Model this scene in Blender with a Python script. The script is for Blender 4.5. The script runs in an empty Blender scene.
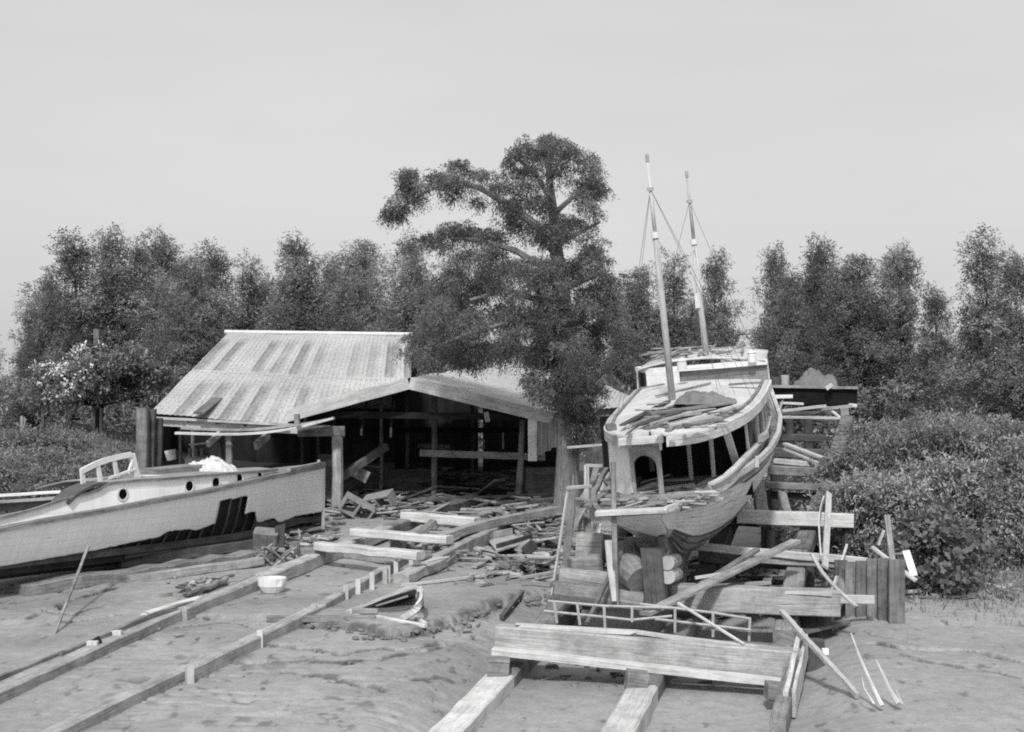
import bpy, math, random
import numpy as np
from mathutils import Vector, Matrix, noise

random.seed(7)
rng = np.random.default_rng(7)
SC = bpy.context.scene
COL = SC.collection
R = math.radians

# ------------------------------------------------------------------ camera
FPX = 1380.0
PITCH = math.atan(32 / FPX)
CAM = Vector((0, 0, 3.6))
cam_d = bpy.data.cameras.new("camera")
cam_d.sensor_fit = 'HORIZONTAL'
cam_d.sensor_width = 36.0
cam_d.lens = 36.0 * FPX / 1024
cam_d.clip_start = 0.1
cam_d.clip_end = 3000
cam = bpy.data.objects.new("camera", cam_d)
COL.objects.link(cam)
cam.location = CAM
cam.rotation_euler = (math.pi / 2 + PITCH, 0, 0)
SC.camera = cam

def ray(px, py):
    u = (px - 512) / FPX
    v = (366 - py) / FPX
    return Vector((u, math.cos(PITCH) - v * math.sin(PITCH), math.sin(PITCH) + v * math.cos(PITCH)))

def P(px, py, Y):
    d = ray(px, py)
    return CAM + d * (Y / d.y)

def gbase(y):
    y = min(y, 46.0)
    if y < 6: y = 6 - (6 - y) * 0.6
    return -0.35 + 0.05 * (y - 16)

def ground_z(x, y):
    z = gbase(y)
    z += 1.5 * math.exp(-((x + 15.0) / 3.2) ** 2 - ((y - 47) / 4.5) ** 2)
    ax = 0.25 * (y - 18)      # hollow scoured out under the slipway
    if -3 < x - ax < 8 and 10 < y < 36:
        z -= 0.36 / (1 + math.exp(-(x - ax + 1.1) * 5)) / (1 + math.exp((x - ax - 4.1) * 5)) / (1 + math.exp(-(y - 15.5) * 2)) / (1 + math.exp((y - 25.0) * 1.5))
    return z

def G(px, py, h=0.0):
    d = ray(px, py)
    lo, hi = 5.0, 400.0
    for _ in range(40):
        m = (lo + hi) / 2
        q = CAM + d * (m / d.y)
        if q.z > ground_z(q.x, q.y) + h: lo = m
        else: hi = m
    return CAM + d * (lo / d.y)

# ------------------------------------------------------------------ materials
def nt(name):
    m = bpy.data.materials.new(name)
    m.use_nodes = True
    t = m.node_tree
    b = t.nodes.get("Principled BSDF")
    return m, t, b

def N(t, typ, **kw):
    n = t.nodes.new(typ)
    for k, v in kw.items():
        if k in n.inputs.keys() if hasattr(n.inputs, 'keys') else False:
            n.inputs[k].default_value = v
        else:
            setattr(n, k, v)
    return n

def grey(v): return (v, v, v, 1)

def ramp(t, fac, stops):
    r = t.nodes.new("ShaderNodeValToRGB")
    el = r.color_ramp.elements
    while len(el) < len(stops): el.new(0.5)
    for e, (p, c) in zip(el, stops):
        e.position = p; e.color = grey(c)
    t.links.new(fac, r.inputs[0])
    return r.outputs[0]

def math_n(t, op, a, b=None, c=None):
    n = t.nodes.new("ShaderNodeMath"); n.operation = op
    for i, v in enumerate((a, b, c)):
        if v is None: continue
        if isinstance(v, (int, float)): n.inputs[i].default_value = v
        else: t.links.new(v, n.inputs[i])
    return n.outputs[0]

def noise_n(t, vec, scale, detail=4, rough=0.6, dist=0.0):
    n = t.nodes.new("ShaderNodeTexNoise")
    n.inputs['Scale'].default_value = scale
    n.inputs['Detail'].default_value = detail
    n.inputs['Roughness'].default_value = rough
    n.inputs['Distortion'].default_value = dist
    if vec is not None: t.links.new(vec, n.inputs['Vector'])
    return n.outputs['Fac']

def mapping(t, vec, sc=(1, 1, 1), loc=(0, 0, 0)):
    m = t.nodes.new("ShaderNodeMapping")
    m.inputs['Scale'].default_value = sc
    m.inputs['Location'].default_value = loc
    t.links.new(vec, m.inputs['Vector'])
    return m.outputs[0]

def coord(t, which):
    return t.nodes.new("ShaderNodeTexCoord").outputs[which]

def bump(t, h, strength, dist, b):
    n = t.nodes.new("ShaderNodeBump")
    n.inputs['Strength'].default_value = strength
    n.inputs['Distance'].default_value = dist
    t.links.new(h, n.inputs['Height'])
    t.links.new(n.outputs[0], b.inputs['Normal'])

def mix(t, fac, a, b):
    n = t.nodes.new("ShaderNodeMix"); n.data_type = 'RGBA'
    for i, v in ((0, fac), (6, a), (7, b)):
        if isinstance(v, (int, float)):
            n.inputs[i].default_value = v if i == 0 else grey(v)
        else: t.links.new(v, n.inputs[i])
    return n.outputs[2]

def wood(name, base, contrast=0.5, dirt=0.5, spread=0.35, rough=0.9, grain=28.0):
    """weathered timber; UV.x runs along the board, UV.y across, ten units of v per board"""
    m, t, b = nt(name)
    uv = coord(t, 'UV')
    sep = t.nodes.new("ShaderNodeSeparateXYZ"); t.links.new(uv, sep.inputs[0])
    k = math_n(t, 'FLOOR', math_n(t, 'DIVIDE', sep.outputs[1], 10.0))
    wn = t.nodes.new("ShaderNodeTexWhiteNoise"); wn.noise_dimensions = '1D'
    t.links.new(k, wn.inputs['W'])
    g1 = noise_n(t, mapping(t, uv, (1.1, grain, 1)), 1.0, 5, 0.65, 0.4)
    g2 = noise_n(t, mapping(t, uv, (3.0, grain * 3.2, 1)), 1.0, 3, 0.7)
    d1 = noise_n(t, coord(t, 'Object'), 2.3, 5, 0.65)
    d2 = noise_n(t, coord(t, 'Object'), 14.0, 4, 0.7)
    c = ramp(t, g1, [(0.25, 1 - contrast), (0.5, 1.0), (0.75, 1 + 0.25 * contrast)])
    c2 = ramp(t, g2, [(0.35, 1 - 0.6 * contrast), (0.6, 1.0)])
    c3 = ramp(t, d1, [(0.33, 1 - dirt), (0.6, 1.0)])
    c4 = ramp(t, d2, [(0.3, 1 - 0.45 * dirt), (0.55, 1.0)])
    v = math_n(t, 'MULTIPLY', math_n(t, 'MULTIPLY', c, c2), math_n(t, 'MULTIPLY', c3, c4))
    chk = noise_n(t, mapping(t, uv, (0.7, grain * 1.7, 1), (3, 7, 0)), 1.0, 3, 0.5, 0.2)
    v = math_n(t, 'MULTIPLY', v, ramp(t, chk, [(0.31, 0.30), (0.36, 1.0)]))
    tone = math_n(t, 'MULTIPLY_ADD', wn.outputs[0], 2 * spread, 1 - spread)
    v = math_n(t, 'MULTIPLY', math_n(t, 'MULTIPLY', v, tone), base)
    t.links.new(v, b.inputs['Base Color'])
    b.inputs['Roughness'].default_value = rough
    b.inputs['Specular IOR Level'].default_value = 0.15
    bump(t, math_n(t, 'ADD', g1, math_n(t, 'MULTIPLY', g2, 0.6)), 0.6, 0.012, b)
    return m

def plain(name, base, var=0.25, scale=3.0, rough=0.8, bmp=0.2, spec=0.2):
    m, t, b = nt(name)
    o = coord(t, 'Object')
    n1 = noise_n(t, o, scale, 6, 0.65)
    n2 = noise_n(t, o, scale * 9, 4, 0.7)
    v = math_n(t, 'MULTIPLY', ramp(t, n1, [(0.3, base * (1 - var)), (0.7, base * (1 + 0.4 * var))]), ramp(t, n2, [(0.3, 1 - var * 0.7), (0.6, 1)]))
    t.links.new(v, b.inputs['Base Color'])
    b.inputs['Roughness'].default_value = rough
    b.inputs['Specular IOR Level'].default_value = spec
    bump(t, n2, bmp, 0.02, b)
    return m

def painted_hull(name, base, under, wear, plank=0.11, grime=0.3, vlow=None, seamk=0.5, bk=0.5):
    """painted carvel planking; UV = metres along, metres up the girth"""
    m, t, b = nt(name)
    uv = coord(t, 'UV'); o = coord(t, 'Object')
    sep = t.nodes.new("ShaderNodeSeparateXYZ"); t.links.new(uv, sep.inputs[0])
    f = math_n(t, 'FRACT', math_n(t, 'DIVIDE', sep.outputs[1], plank))
    seam = math_n(t, 'ABSOLUTE', math_n(t, 'SUBTRACT', f, 0.5))
    seam = ramp(t, seam, [(0.44, 0.0), (0.485, 1.0)])
    w1 = noise_n(t, mapping(t, uv, (1.2, 6.0, 1)), 1.6, 7, 0.72, 0.3)
    w2 = noise_n(t, mapping(t, uv, (9.0, 1.0, 1)), 1.2, 5, 0.7)
    w3 = noise_n(t, o, 1.1, 5, 0.6)
    paint = math_n(t, 'MULTIPLY', ramp(t, w2, [(0.3, 1 - grime), (0.6, 1.0)]), ramp(t, w3, [(0.3, 1 - 0.8 * grime), (0.65, 1.0)]))
    paint = math_n(t, 'MULTIPLY', paint, base)
    bare = math_n(t, 'MULTIPLY', ramp(t, noise_n(t, mapping(t, uv, (2, 30, 1)), 1.0, 5, 0.7), [(0.3, 0.6), (0.7, 1.15)]), under)
    fac = ramp(t, w1, [(1 - wear - 0.03, 0.0), (1 - wear + 0.03, 1.0)])
    if vlow is not None:
        lo = ramp(t, math_n(t, 'ADD', sep.outputs[1], math_n(t, 'MULTIPLY', w3, 0.25)), [(vlow - 0.02, 1.0), (vlow + 0.02, 0.0)])
        fac = math_n(t, 'MAXIMUM', fac, lo)
    c = mix(t, fac, paint, bare)
    c = mix(t, math_n(t, 'MULTIPLY', math_n(t, 'MULTIPLY', seam, seamk), ramp(t, w2, [(0.4, 0.2), (0.6, 1.0)])), c, 0.06)
    t.links.new(c, b.inputs['Base Color'])
    b.inputs['Roughness'].default_value = 0.75
    b.inputs['Specular IOR Level'].default_value = 0.2
    h = math_n(t, 'SUBTRACT', math_n(t, 'MULTIPLY', w1, 0.4), seam)
    bump(t, h, bk, 0.012, b)
    return m

def leaf_mat(name, base, trans=0.35):
    m = bpy.data.materials.new(name); m.use_nodes = True
    t = m.node_tree; t.nodes.clear()
    out = t.nodes.new("ShaderNodeOutputMaterial")
    at = t.nodes.new("ShaderNodeAttribute"); at.attribute_name = 'tone'
    oi = t.nodes.new("ShaderNodeObjectInfo")
    v = math_n(t, 'MULTIPLY', at.outputs['Fac'], base)
    v = math_n(t, 'MULTIPLY', v, math_n(t, 'MULTIPLY_ADD', oi.outputs['Random'], 0.35, 0.82))
    d = t.nodes.new("ShaderNodeBsdfDiffuse"); tr = t.nodes.new("ShaderNodeBsdfTranslucent")
    t.links.new(v, d.inputs[0]); t.links.new(v, tr.inputs[0])
    mx = t.nodes.new("ShaderNodeMixShader"); mx.inputs[0].default_value = trans
    t.links.new(d.outputs[0], mx.inputs[1]); t.links.new(tr.outputs[0], mx.inputs[2])
    t.links.new(mx.outputs[0], out.inputs[0])
    return m

def roof_mat(name, base, dark, stain=0.6, bandw=0.62):
    """corrugated sheets; UV.x = metres across the sheets, UV.y = metres down the slope"""
    m, t, b = nt(name)
    uv = coord(t, 'UV')
    sep = t.nodes.new("ShaderNodeSeparateXYZ"); t.links.new(uv, sep.inputs[0])
    cell = math_n(t, 'FLOOR', math_n(t, 'DIVIDE', sep.outputs[0], bandw))
    row = math_n(t, 'FLOOR', math_n(t, 'DIVIDE', sep.outputs[1], 4.1))
    wn = t.nodes.new("ShaderNodeTexWhiteNoise"); wn.noise_dimensions = '2D'
    cx = t.nodes.new("ShaderNodeCombineXYZ"); t.links.new(cell, cx.inputs[0]); t.links.new(row, cx.inputs[1])
    t.links.new(cx.outputs[0], wn.inputs['Vector'])
    f = math_n(t, 'FRACT', math_n(t, 'DIVIDE', sep.outputs[0], bandw))
    band = ramp(t, f, [(0.0, 0.0), (0.08, 1.0), (0.45, 0.8), (0.7, 0.0)])
    yfr = math_n(t, 'FRACT', math_n(t, 'DIVIDE', sep.outputs[1], 4.1))
    fade = ramp(t, yfr, [(0.12, 0.0), (0.3, 1.0), (0.93, 0.9), (0.97, 0.1)])
    nb = noise_n(t, mapping(t, uv, (2.2, 0.55, 1)), 1.3, 6, 0.7)
    sp = noise_n(t, mapping(t, uv, (9, 5, 1)), 1.6, 5, 0.75)
    k = math_n(t, 'MULTIPLY', math_n(t, 'MULTIPLY', band, fade), ramp(t, wn.outputs[0], [(0.15, 0.15), (0.75, 1.0)]))
    rag = noise_n(t, mapping(t, uv, (14, 7, 1)), 1.4, 6, 0.8)
    k = math_n(t, 'MULTIPLY', k, ramp(t, nb, [(0.3, 0.3), (0.6, 1.0)]))
    k = ramp(t, math_n(t, 'ADD', math_n(t, 'MULTIPLY', k, 0.75), math_n(t, 'MULTIPLY', rag, 0.55)), [(0.30, 0.0), (0.52, 0.45), (0.85, 1.0)])
    cor = math_n(t, 'SINE', math_n(t, 'MULTIPLY', sep.outputs[0], 2 * math.pi / 0.155))
    k = math_n(t, 'MULTIPLY', k, stain)
    spk = ramp(t, sp, [(0.38, 0.45), (0.46, 0.9), (0.58, 1.0), (0.66, 0.75)])
    c = mix(t, k, base, dark)
    lap = ramp(t, yfr, [(0.0, 0.55), (0.012, 1.0)])
    c2 = math_n(t, 'MULTIPLY', c, math_n(t, 'MULTIPLY', spk, lap))
    c2 = math_n(t, 'MULTIPLY', c2, ramp(t, noise_n(t, uv, 0.35, 4, 0.6), [(0.3, 0.74), (0.7, 1.12)]))
    t.links.new(c2, b.inputs['Base Color'])
    b.inputs['Roughness'].default_value = 0.7
    b.inputs['Specular IOR Level'].default_value = 0.25
    bump(t, math_n(t, 'ADD', math_n(t, 'MULTIPLY', cor, 0.8), math_n(t, 'MULTIPLY', rag, 0.5)), 0.6, 0.02, b)
    return m

W_LIGHT = wood('wood_bleached', 0.60, 0.35, 0.28, 0.18)
W_MID = wood('wood_weathered', 0.38, 0.5, 0.45, 0.25)
W_RAIL = wood('wood_rail', 0.48, 0.5, 0.4, 0.12)
W_GREY = wood('wood_grey', 0.27, 0.5, 0.5, 0.3)
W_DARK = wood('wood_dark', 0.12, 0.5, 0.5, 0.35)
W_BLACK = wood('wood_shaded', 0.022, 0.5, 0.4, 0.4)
W_SCRAP = wood('wood_scrap', 0.36, 0.5, 0.4, 0.6)
W_BARK = wood('bark', 0.32, 0.8, 0.4, 0.1, grain=16)
W_BARK_D = wood('bark_dark', 0.07, 0.7, 0.4, 0.1, grain=16)
PAINT_W = painted_hull('paint_white_hull', 0.97, 0.42, 0.29, 0.14, 0.14, None, 0.22, 0.15)
PAINT_T = wood('paint_white_trim', 0.78, 0.18, 0.18, 0.06)
HULL_G = painted_hull('paint_grey_hull', 0.85, 0.46, 0.42, 0.13, 0.25, 0.7, 0.45)
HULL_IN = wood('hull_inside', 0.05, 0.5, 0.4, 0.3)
ROOF_A = roof_mat('roof_metal_stained', 0.50, 0.24, 1.0)
ROOF_B = roof_mat('roof_metal_plain', 0.50, 0.3, 0.3)
DECK_L = plain('deck_canvas', 0.56, 0.22, 1.6, 0.85, 0.3)
DECK_G = plain('deck_grey', 0.30, 0.3, 2.5, 0.9, 0.3)
IRON = plain('iron', 0.10, 0.4, 6, 0.6, 0.3, 0.4)
IRON_L = plain('iron_pale', 0.42, 0.3, 9, 0.6, 0.2, 0.4)
CANVAS = plain('canvas_tarp', 0.20, 0.3, 2.5, 0.95, 0.5)
TIN = plain('tin', 0.62, 0.25, 5, 0.5, 0.2, 0.5)
CONC = plain('concrete_block', 0.30, 0.3, 5, 0.95, 0.5)
WHITE = plain('white_enamel', 0.78, 0.12, 5, 0.5, 0.1, 0.4)
MUDC = plain('mud_clod', 0.24, 0.35, 7, 0.95, 0.8, 0.1)
LEAF_BG = leaf_mat('foliage_far', 0.26, 0.4)
LEAF_CY = leaf_mat('foliage_cypress', 0.21)
LEAF_SH = leaf_mat('foliage_shrub', 0.31)
LEAF_WD = leaf_mat('foliage_weeds', 0.26)
LEAF_UM = leaf_mat('foliage_layered', 0.20)
BLOSSOM = leaf_mat('blossom', 0.75, 0.2)
LEAF_BR = leaf_mat('foliage_broad', 0.19)

# ------------------------------------------------------------------ mesh builder
FR = {}      # object -> ('loc', Vector) or ('frame',)
_bk = [0]

class MB:
    def __init__(s):
        s.v = []; s.f = []; s.uv = []
    def add(s, vs, fs, uvs=None):
        o = len(s.v)
        s.v.extend([Vector(p) for p in vs])
        for i, f in enumerate(fs):
            s.f.append([o + k for k in f])
            s.uv.append(uvs[i] if uvs else [(0, 0)] * len(f))
    def box(s, a, b, w, h, up=(0, 0, 1), seg=None, jit=None, ch=0.1, tw=1.0, th=1.0, sag=0.0, bow=0.0, ragged=0.0):
        a = Vector(a); b = Vector(b); d = b - a; L = d.length
        if L < 1e-5: return s
        x = d / L; up = Vector(up)
        y = up.cross(x)
        if y.length < 1e-3: y = Vector((1, 0, 0)).cross(x)
        if y.length < 1e-3: y = Vector((0, 1, 0)).cross(x)
        y.normalize(); z = x.cross(y)
        if seg is None: seg = max(1, min(14, int(L / 0.35)))
        if jit is None: jit = min(w, h) * 0.06
        c = min(w, h) * ch
        _bk[0] += 1
        k = random.randint(0, 997) * 10 + 5
        vs = []; per = []
        for i in range(seg + 1):
            f = i / seg
            ww = w * (1 + (tw - 1) * f) / 2; hh = h * (1 + (th - 1) * f) / 2
            ww *= 1 + random.uniform(-.03, .03); 
            cen = a + d * f + z * (-sag * 4 * f * (1 - f)) + y * (bow * 4 * f * (1 - f))
            cen += y * random.uniform(-jit, jit) + z * random.uniform(-jit, jit)
            e = 0
            pts = [(-ww + c, -hh), (ww - c, -hh), (ww, -hh + c), (ww, hh - c), (ww - c, hh), (-ww + c, hh), (-ww, hh - c), (-ww, -hh + c)]
            for (yy, zz) in pts:
                if ragged and i in (0, seg):
                    e = random.uniform(-ragged, ragged)
                vs.append(cen + y * yy + z * zz + x * e)
            per = [0]
            for j in range(8):
                p, q = pts[j], pts[(j + 1) % 8]
                per.append(per[-1] + math.hypot(p[0] - q[0], p[1] - q[1]))
        fs = []; uvs = []
        uo = random.uniform(0, 50)
        for i in range(seg):
            u0 = uo + L * i / seg; u1 = uo + L * (i + 1) / seg
            for j in range(8):
                j2 = (j + 1) % 8
                fs.append((i * 8 + j, i * 8 + j2, (i + 1) * 8 + j2, (i + 1) * 8 + j))
                uvs.append([(u0, k + per[j]), (u0, k + per[j + 1]), (u1, k + per[j + 1]), (u1, k + per[j])])
        n = seg * 8
        fs.append(tuple(reversed(range(8)))); uvs.append([(uo + 0.02 * q, k + q * 0.03) for q in range(8)])
        fs.append(tuple(range(n, n + 8))); uvs.append([(uo + 0.02 * q, k + q * 0.03) for q in range(8)])
        s.add(vs, fs, uvs)
        return s
    def tube(s, pts, rad, n=8, cap=True, jit=0.0):
        pts = [Vector(p) for p in pts]
        if isinstance(rad, (int, float)): rad = [rad] * len(pts)
        k = random.randint(0, 997) * 10 + 5
        vs = []; ups = None
        L = 0; Ls = []
        for i, p in enumerate(pts):
            if i: L += (p - pts[i - 1]).length
            Ls.append(L)
            d = (pts[min(i + 1, len(pts) - 1)] - pts[max(i - 1, 0)]).normalized()
            if ups is None:
                ups = Vector((0, 0, 1)) if abs(d.z) < 0.9 else Vector((1, 0, 0))
            y = ups.cross(d).normalized(); z = d.cross(y); ups = z
            for j in range(n):
                a = 2 * math.pi * j / n
                r = rad[i] * (1 + random.uniform(-jit, jit))
                vs.append(p + y * (math.cos(a) * r) + z * (math.sin(a) * r))
        fs = []; uvs = []
        per = 2 * math.pi * max(rad) / n
        for i in range(len(pts) - 1):
            for j in range(n):
                j2 = (j + 1) % n
                fs.append((i * n + j, i * n + j2, (i + 1) * n + j2, (i + 1) * n + j))
                uvs.append([(Ls[i], k + j * per), (Ls[i], k + (j + 1) * per), (Ls[i + 1], k + (j + 1) * per), (Ls[i + 1], k + j * per)])
        if cap:
            m = (len(pts) - 1) * n
            fs.append(tuple(reversed(range(n)))); uvs.append([(0, k)] * n)
            fs.append(tuple(range(m, m + n))); uvs.append([(0, k)] * n)
        s.add(vs, fs, uvs)
        return s
    def grid(s, rows, uvf=None, skip=None, thick=None):
        nr = len(rows); nc = len(rows[0])
        vs = [p for r in rows for p in r]; fs = []; uvs = []
        for i in range(nr - 1):
            for j in range(nc - 1):
                if skip and skip(i, j): continue
                fs.append((i * nc + j, i * nc + j + 1, (i + 1) * nc + j + 1, (i + 1) * nc + j))
                if uvf: uvs.append([uvf(i, j), uvf(i, j + 1), uvf(i + 1, j + 1), uvf(i + 1, j)])
                else: uvs.append([(i, j), (i, j + 1), (i + 1, j + 1), (i + 1, j)])
        s.add(vs, fs, uvs)
        return s
    def slab(s, poly, h, up=(0, 0, 1)):
        up = Vector(up); n = len(poly)
        k = random.randint(0, 997) * 10 + 5
        vs = [Vector(p) for p in poly] + [Vector(p) - up * h for p in poly]
        fs = [tuple(range(n)), tuple(reversed(range(n, 2 * n)))]
        o = vs[0]
        ax = (vs[1] - vs[0]).normalized(); ay = up.cross(ax)
        def uvp(p): return ((p - o).dot(ax), k + max(-4, min(4, (p - o).dot(ay))))
        uvs = [[uvp(vs[i]) for i in f] for f in fs]
        for i in range(n):
            f = (i, i + n, (i + 1) % n + n, (i + 1) % n); fs.append(f); uvs.append([uvp(vs[q]) for q in f])
        s.add(vs, fs, uvs)
        return s
    def build(s, name, mat, parent=None, smooth=False, solid=0.0, loc=None):
        me = bpy.data.meshes.new(name)
        if parent is not None:
            kind = FR[parent]
            off = Vector((0, 0, 0)) if kind[0] == 'frame' else kind[1]
        else:
            if loc is None:
                lo = Vector([min(p[i] for p in s.v) for i in range(3)]); hi = Vector([max(p[i] for p in s.v) for i in range(3)])
                off = Vector(((lo.x + hi.x) / 2, (lo.y + hi.y) / 2, lo.z))
            else: off = Vector(loc)
        me.from_pydata([tuple(p - off) for p in s.v], [], s.f)
        uvl = me.uv_layers.new(name='UVMap')
        flat = [c for f in s.uv for p in f for c in p]
        uvl.data.foreach_set('uv', flat)
        if smooth: me.polygons.foreach_set('use_smooth', [True] * len(me.polygons))
        me.materials.append(mat)
        me.update()
        o = bpy.data.objects.new(name, me); COL.objects.link(o)
        if parent is not None:
            o.parent = parent; FR[o] = kind
        else:
            o.location = off; FR[o] = ('loc', off)
        if solid:
            md = o.modifiers.new('thickness', 'SOLIDIFY'); md.thickness = solid; md.offset = 0
        return o

def tag(o, label=None, cat=None, group=None, kind=None):
    if label: o['label'] = label
    if cat: o['category'] = cat
    if group: o['group'] = group
    if kind: o['kind'] = kind
    return o

def thing(name, label, cat, loc, group=None, frame=None):
    o = bpy.data.objects.new(name, None); COL.objects.link(o)
    o.empty_display_size = 0.3
    if frame is not None:
        o.matrix_world = frame; FR[o] = ('frame',)
    else:
        o.location = loc; FR[o] = ('loc', Vector(loc))
    return tag(o, label, cat, group)

def copy_tree(o, parent=None):
    c = o.copy(); COL.objects.link(c)
    if parent is not None: c.parent = parent
    for ch in [x for x in COL.objects if x.parent == o and x != c]:
        copy_tree(ch, c)
    return c

def timber(label, a, b, w, h, mat=None, name='timber', cat='timber', group=None, **kw):
    o = MB().box(a, b, w, h, **kw).build(name, mat or W_MID)
    return tag(o, label, cat, group)
# ------------------------------------------------------------------ sky and sun
w = bpy.data.worlds.new("World"); SC.world = w; w.use_nodes = True
t = w.node_tree
bg = t.nodes['Background']
sky = t.nodes.new("ShaderNodeTexSky"); sky.sky_type = 'NISHITA'; sky.sun_disc = False
SUN_EL, SUN_AZ = R(46), R(-171)      # azimuth measured from +Y towards +X
sky.sun_elevation = SUN_EL; sky.sun_rotation = SUN_AZ
sky.air_density = 1.0; sky.dust_density = 5.0; sky.ozone_density = 1.0
bw = t.nodes.new("ShaderNodeRGBToBW"); t.links.new(sky.outputs[0], bw.inputs[0])
tc = t.nodes.new("ShaderNodeTexCoord")
cl = noise_n(t, mapping(t, tc.outputs['Generated'], (1, 1, 4)), 1.6, 5, 0.55)
clr = ramp(t, cl, [(0.3, 0.93), (0.7, 1.04)])
flat = math_n(t, 'MULTIPLY_ADD', bw.outputs[0], 0.35, 4.3)
t.links.new(math_n(t, 'MULTIPLY', flat, clr), bg.inputs[0])
bg.inputs[1].default_value = 0.132
sd = bpy.data.lights.new("sun", 'SUN'); sd.energy = 3.2; sd.angle = R(5); sd.color = (1, 0.995, 0.985)
so = bpy.data.objects.new("sun", sd); COL.objects.link(so)
sdir = Vector((math.sin(SUN_AZ) * math.cos(SUN_EL), math.cos(SUN_AZ) * math.cos(SUN_EL), math.sin(SUN_EL)))
so.rotation_euler = sdir.to_track_quat('Z', 'Y').to_euler()
so.location = sdir * 60
SC.view_settings.view_transform = 'Standard'
SC.view_settings.look = 'None'
SC.view_settings.exposure = 0; SC.view_settings.gamma = 1
SC.cycles.filter_width = 1.9
SC.cycles.max_bounces = 6; SC.cycles.diffuse_bounces = 3; SC.cycles.transparent_max_bounces = 4
SC.cycles.use_denoising = False

# ------------------------------------------------------------------ ground
def vnoise(x, y, seed=0):
    xi = np.floor(x).astype(np.int64); yi = np.floor(y).astype(np.int64)
    fx = x - xi; fy = y - yi
    fx = fx * fx * (3 - 2 * fx); fy = fy * fy * (3 - 2 * fy)
    def h(a, b):
        n = (a * 374761393 + b * 668265263 + seed * 974711) & 0x7fffffff
        n = ((n ^ (n >> 13)) * 1274126177) & 0x7fffffff
        return ((n ^ (n >> 16)) & 0xffff) / 65535.0
    return (h(xi, yi) * (1 - fx) + h(xi + 1, yi) * fx) * (1 - fy) + (h(xi, yi + 1) * (1 - fx) + h(xi + 1, yi + 1) * fx) * fy

def fbm(x, y, oct=4, seed=0, r=0.5):
    a = 1; s = 0; tot = 0
    for o in range(oct):
        s = s + a * vnoise(x * 2 ** o, y * 2 ** o, seed + o); tot += a; a *= r
    return s / tot - 0.5

def gpix(pts): return [tuple(G(a, b)[:2]) for a, b in pts]
CRACKS = [(gpix(c), d, wd) for c, d, wd in [
    ([(20, 585), (60, 592), (110, 583), (165, 572)], .05, .05),
    ([(58, 610), (65, 602), (85, 597), (110, 590), (118, 583), (135, 577), (160, 572)], .06, .05),
    ([(60, 622), (90, 618), (125, 614)], .03, .04),
    ([(190, 626), (225, 622), (255, 626)], .03, .04),
    ([(240, 648), (270, 645), (300, 650), (345, 654), (370, 652), (420, 648), (455, 643)], .05, .05),
    ([(246, 661), (290, 661), (350, 664), (395, 657), (440, 648)], .04, .05),
    ([(250, 672), (330, 676), (380, 690)], .03, .05),
    ([(400, 684), (440, 680), (470, 684)], .02, .04),
    ([(878, 644), (905, 648), (930, 649), (950, 648), (985, 652), (1024, 663)], .07, .05),
    ([(862, 630), (880, 636), (905, 641)], .03, .04),
    ([(905, 655), (950, 665), (985, 668), (1024, 678)], .03, .04),
    ([(30, 620), (45, 612), (70, 616), (95, 608)], .03, .04),
]]
LEDGE = gpix([(285, 623), (345, 628), (380, 636), (410, 634), (440, 628), (480, 613), (515, 603), (560, 603)])  # broken crust edge, low side is nearer

def seg_dist(X, Y, pts):
    best = np.full(X.shape, 1e9); sign = np.zeros(X.shape)
    for (x0, y0), (x1, y1) in zip(pts[:-1], pts[1:]):
        dx, dy = x1 - x0, y1 - y0; L2 = dx * dx + dy * dy
        tt = np.clip(((X - x0) * dx + (Y - y0) * dy) / L2, 0, 1)
        ex = X - x0 - tt * dx; ey = Y - y0 - tt * dy
        d = np.hypot(ex, ey)
        cr = dx * (Y - y0) - dy * (X - x0)
        m = d < best
        best = np.where(m, d, best); sign = np.where(m, np.sign(cr), sign)
    return best, sign

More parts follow.
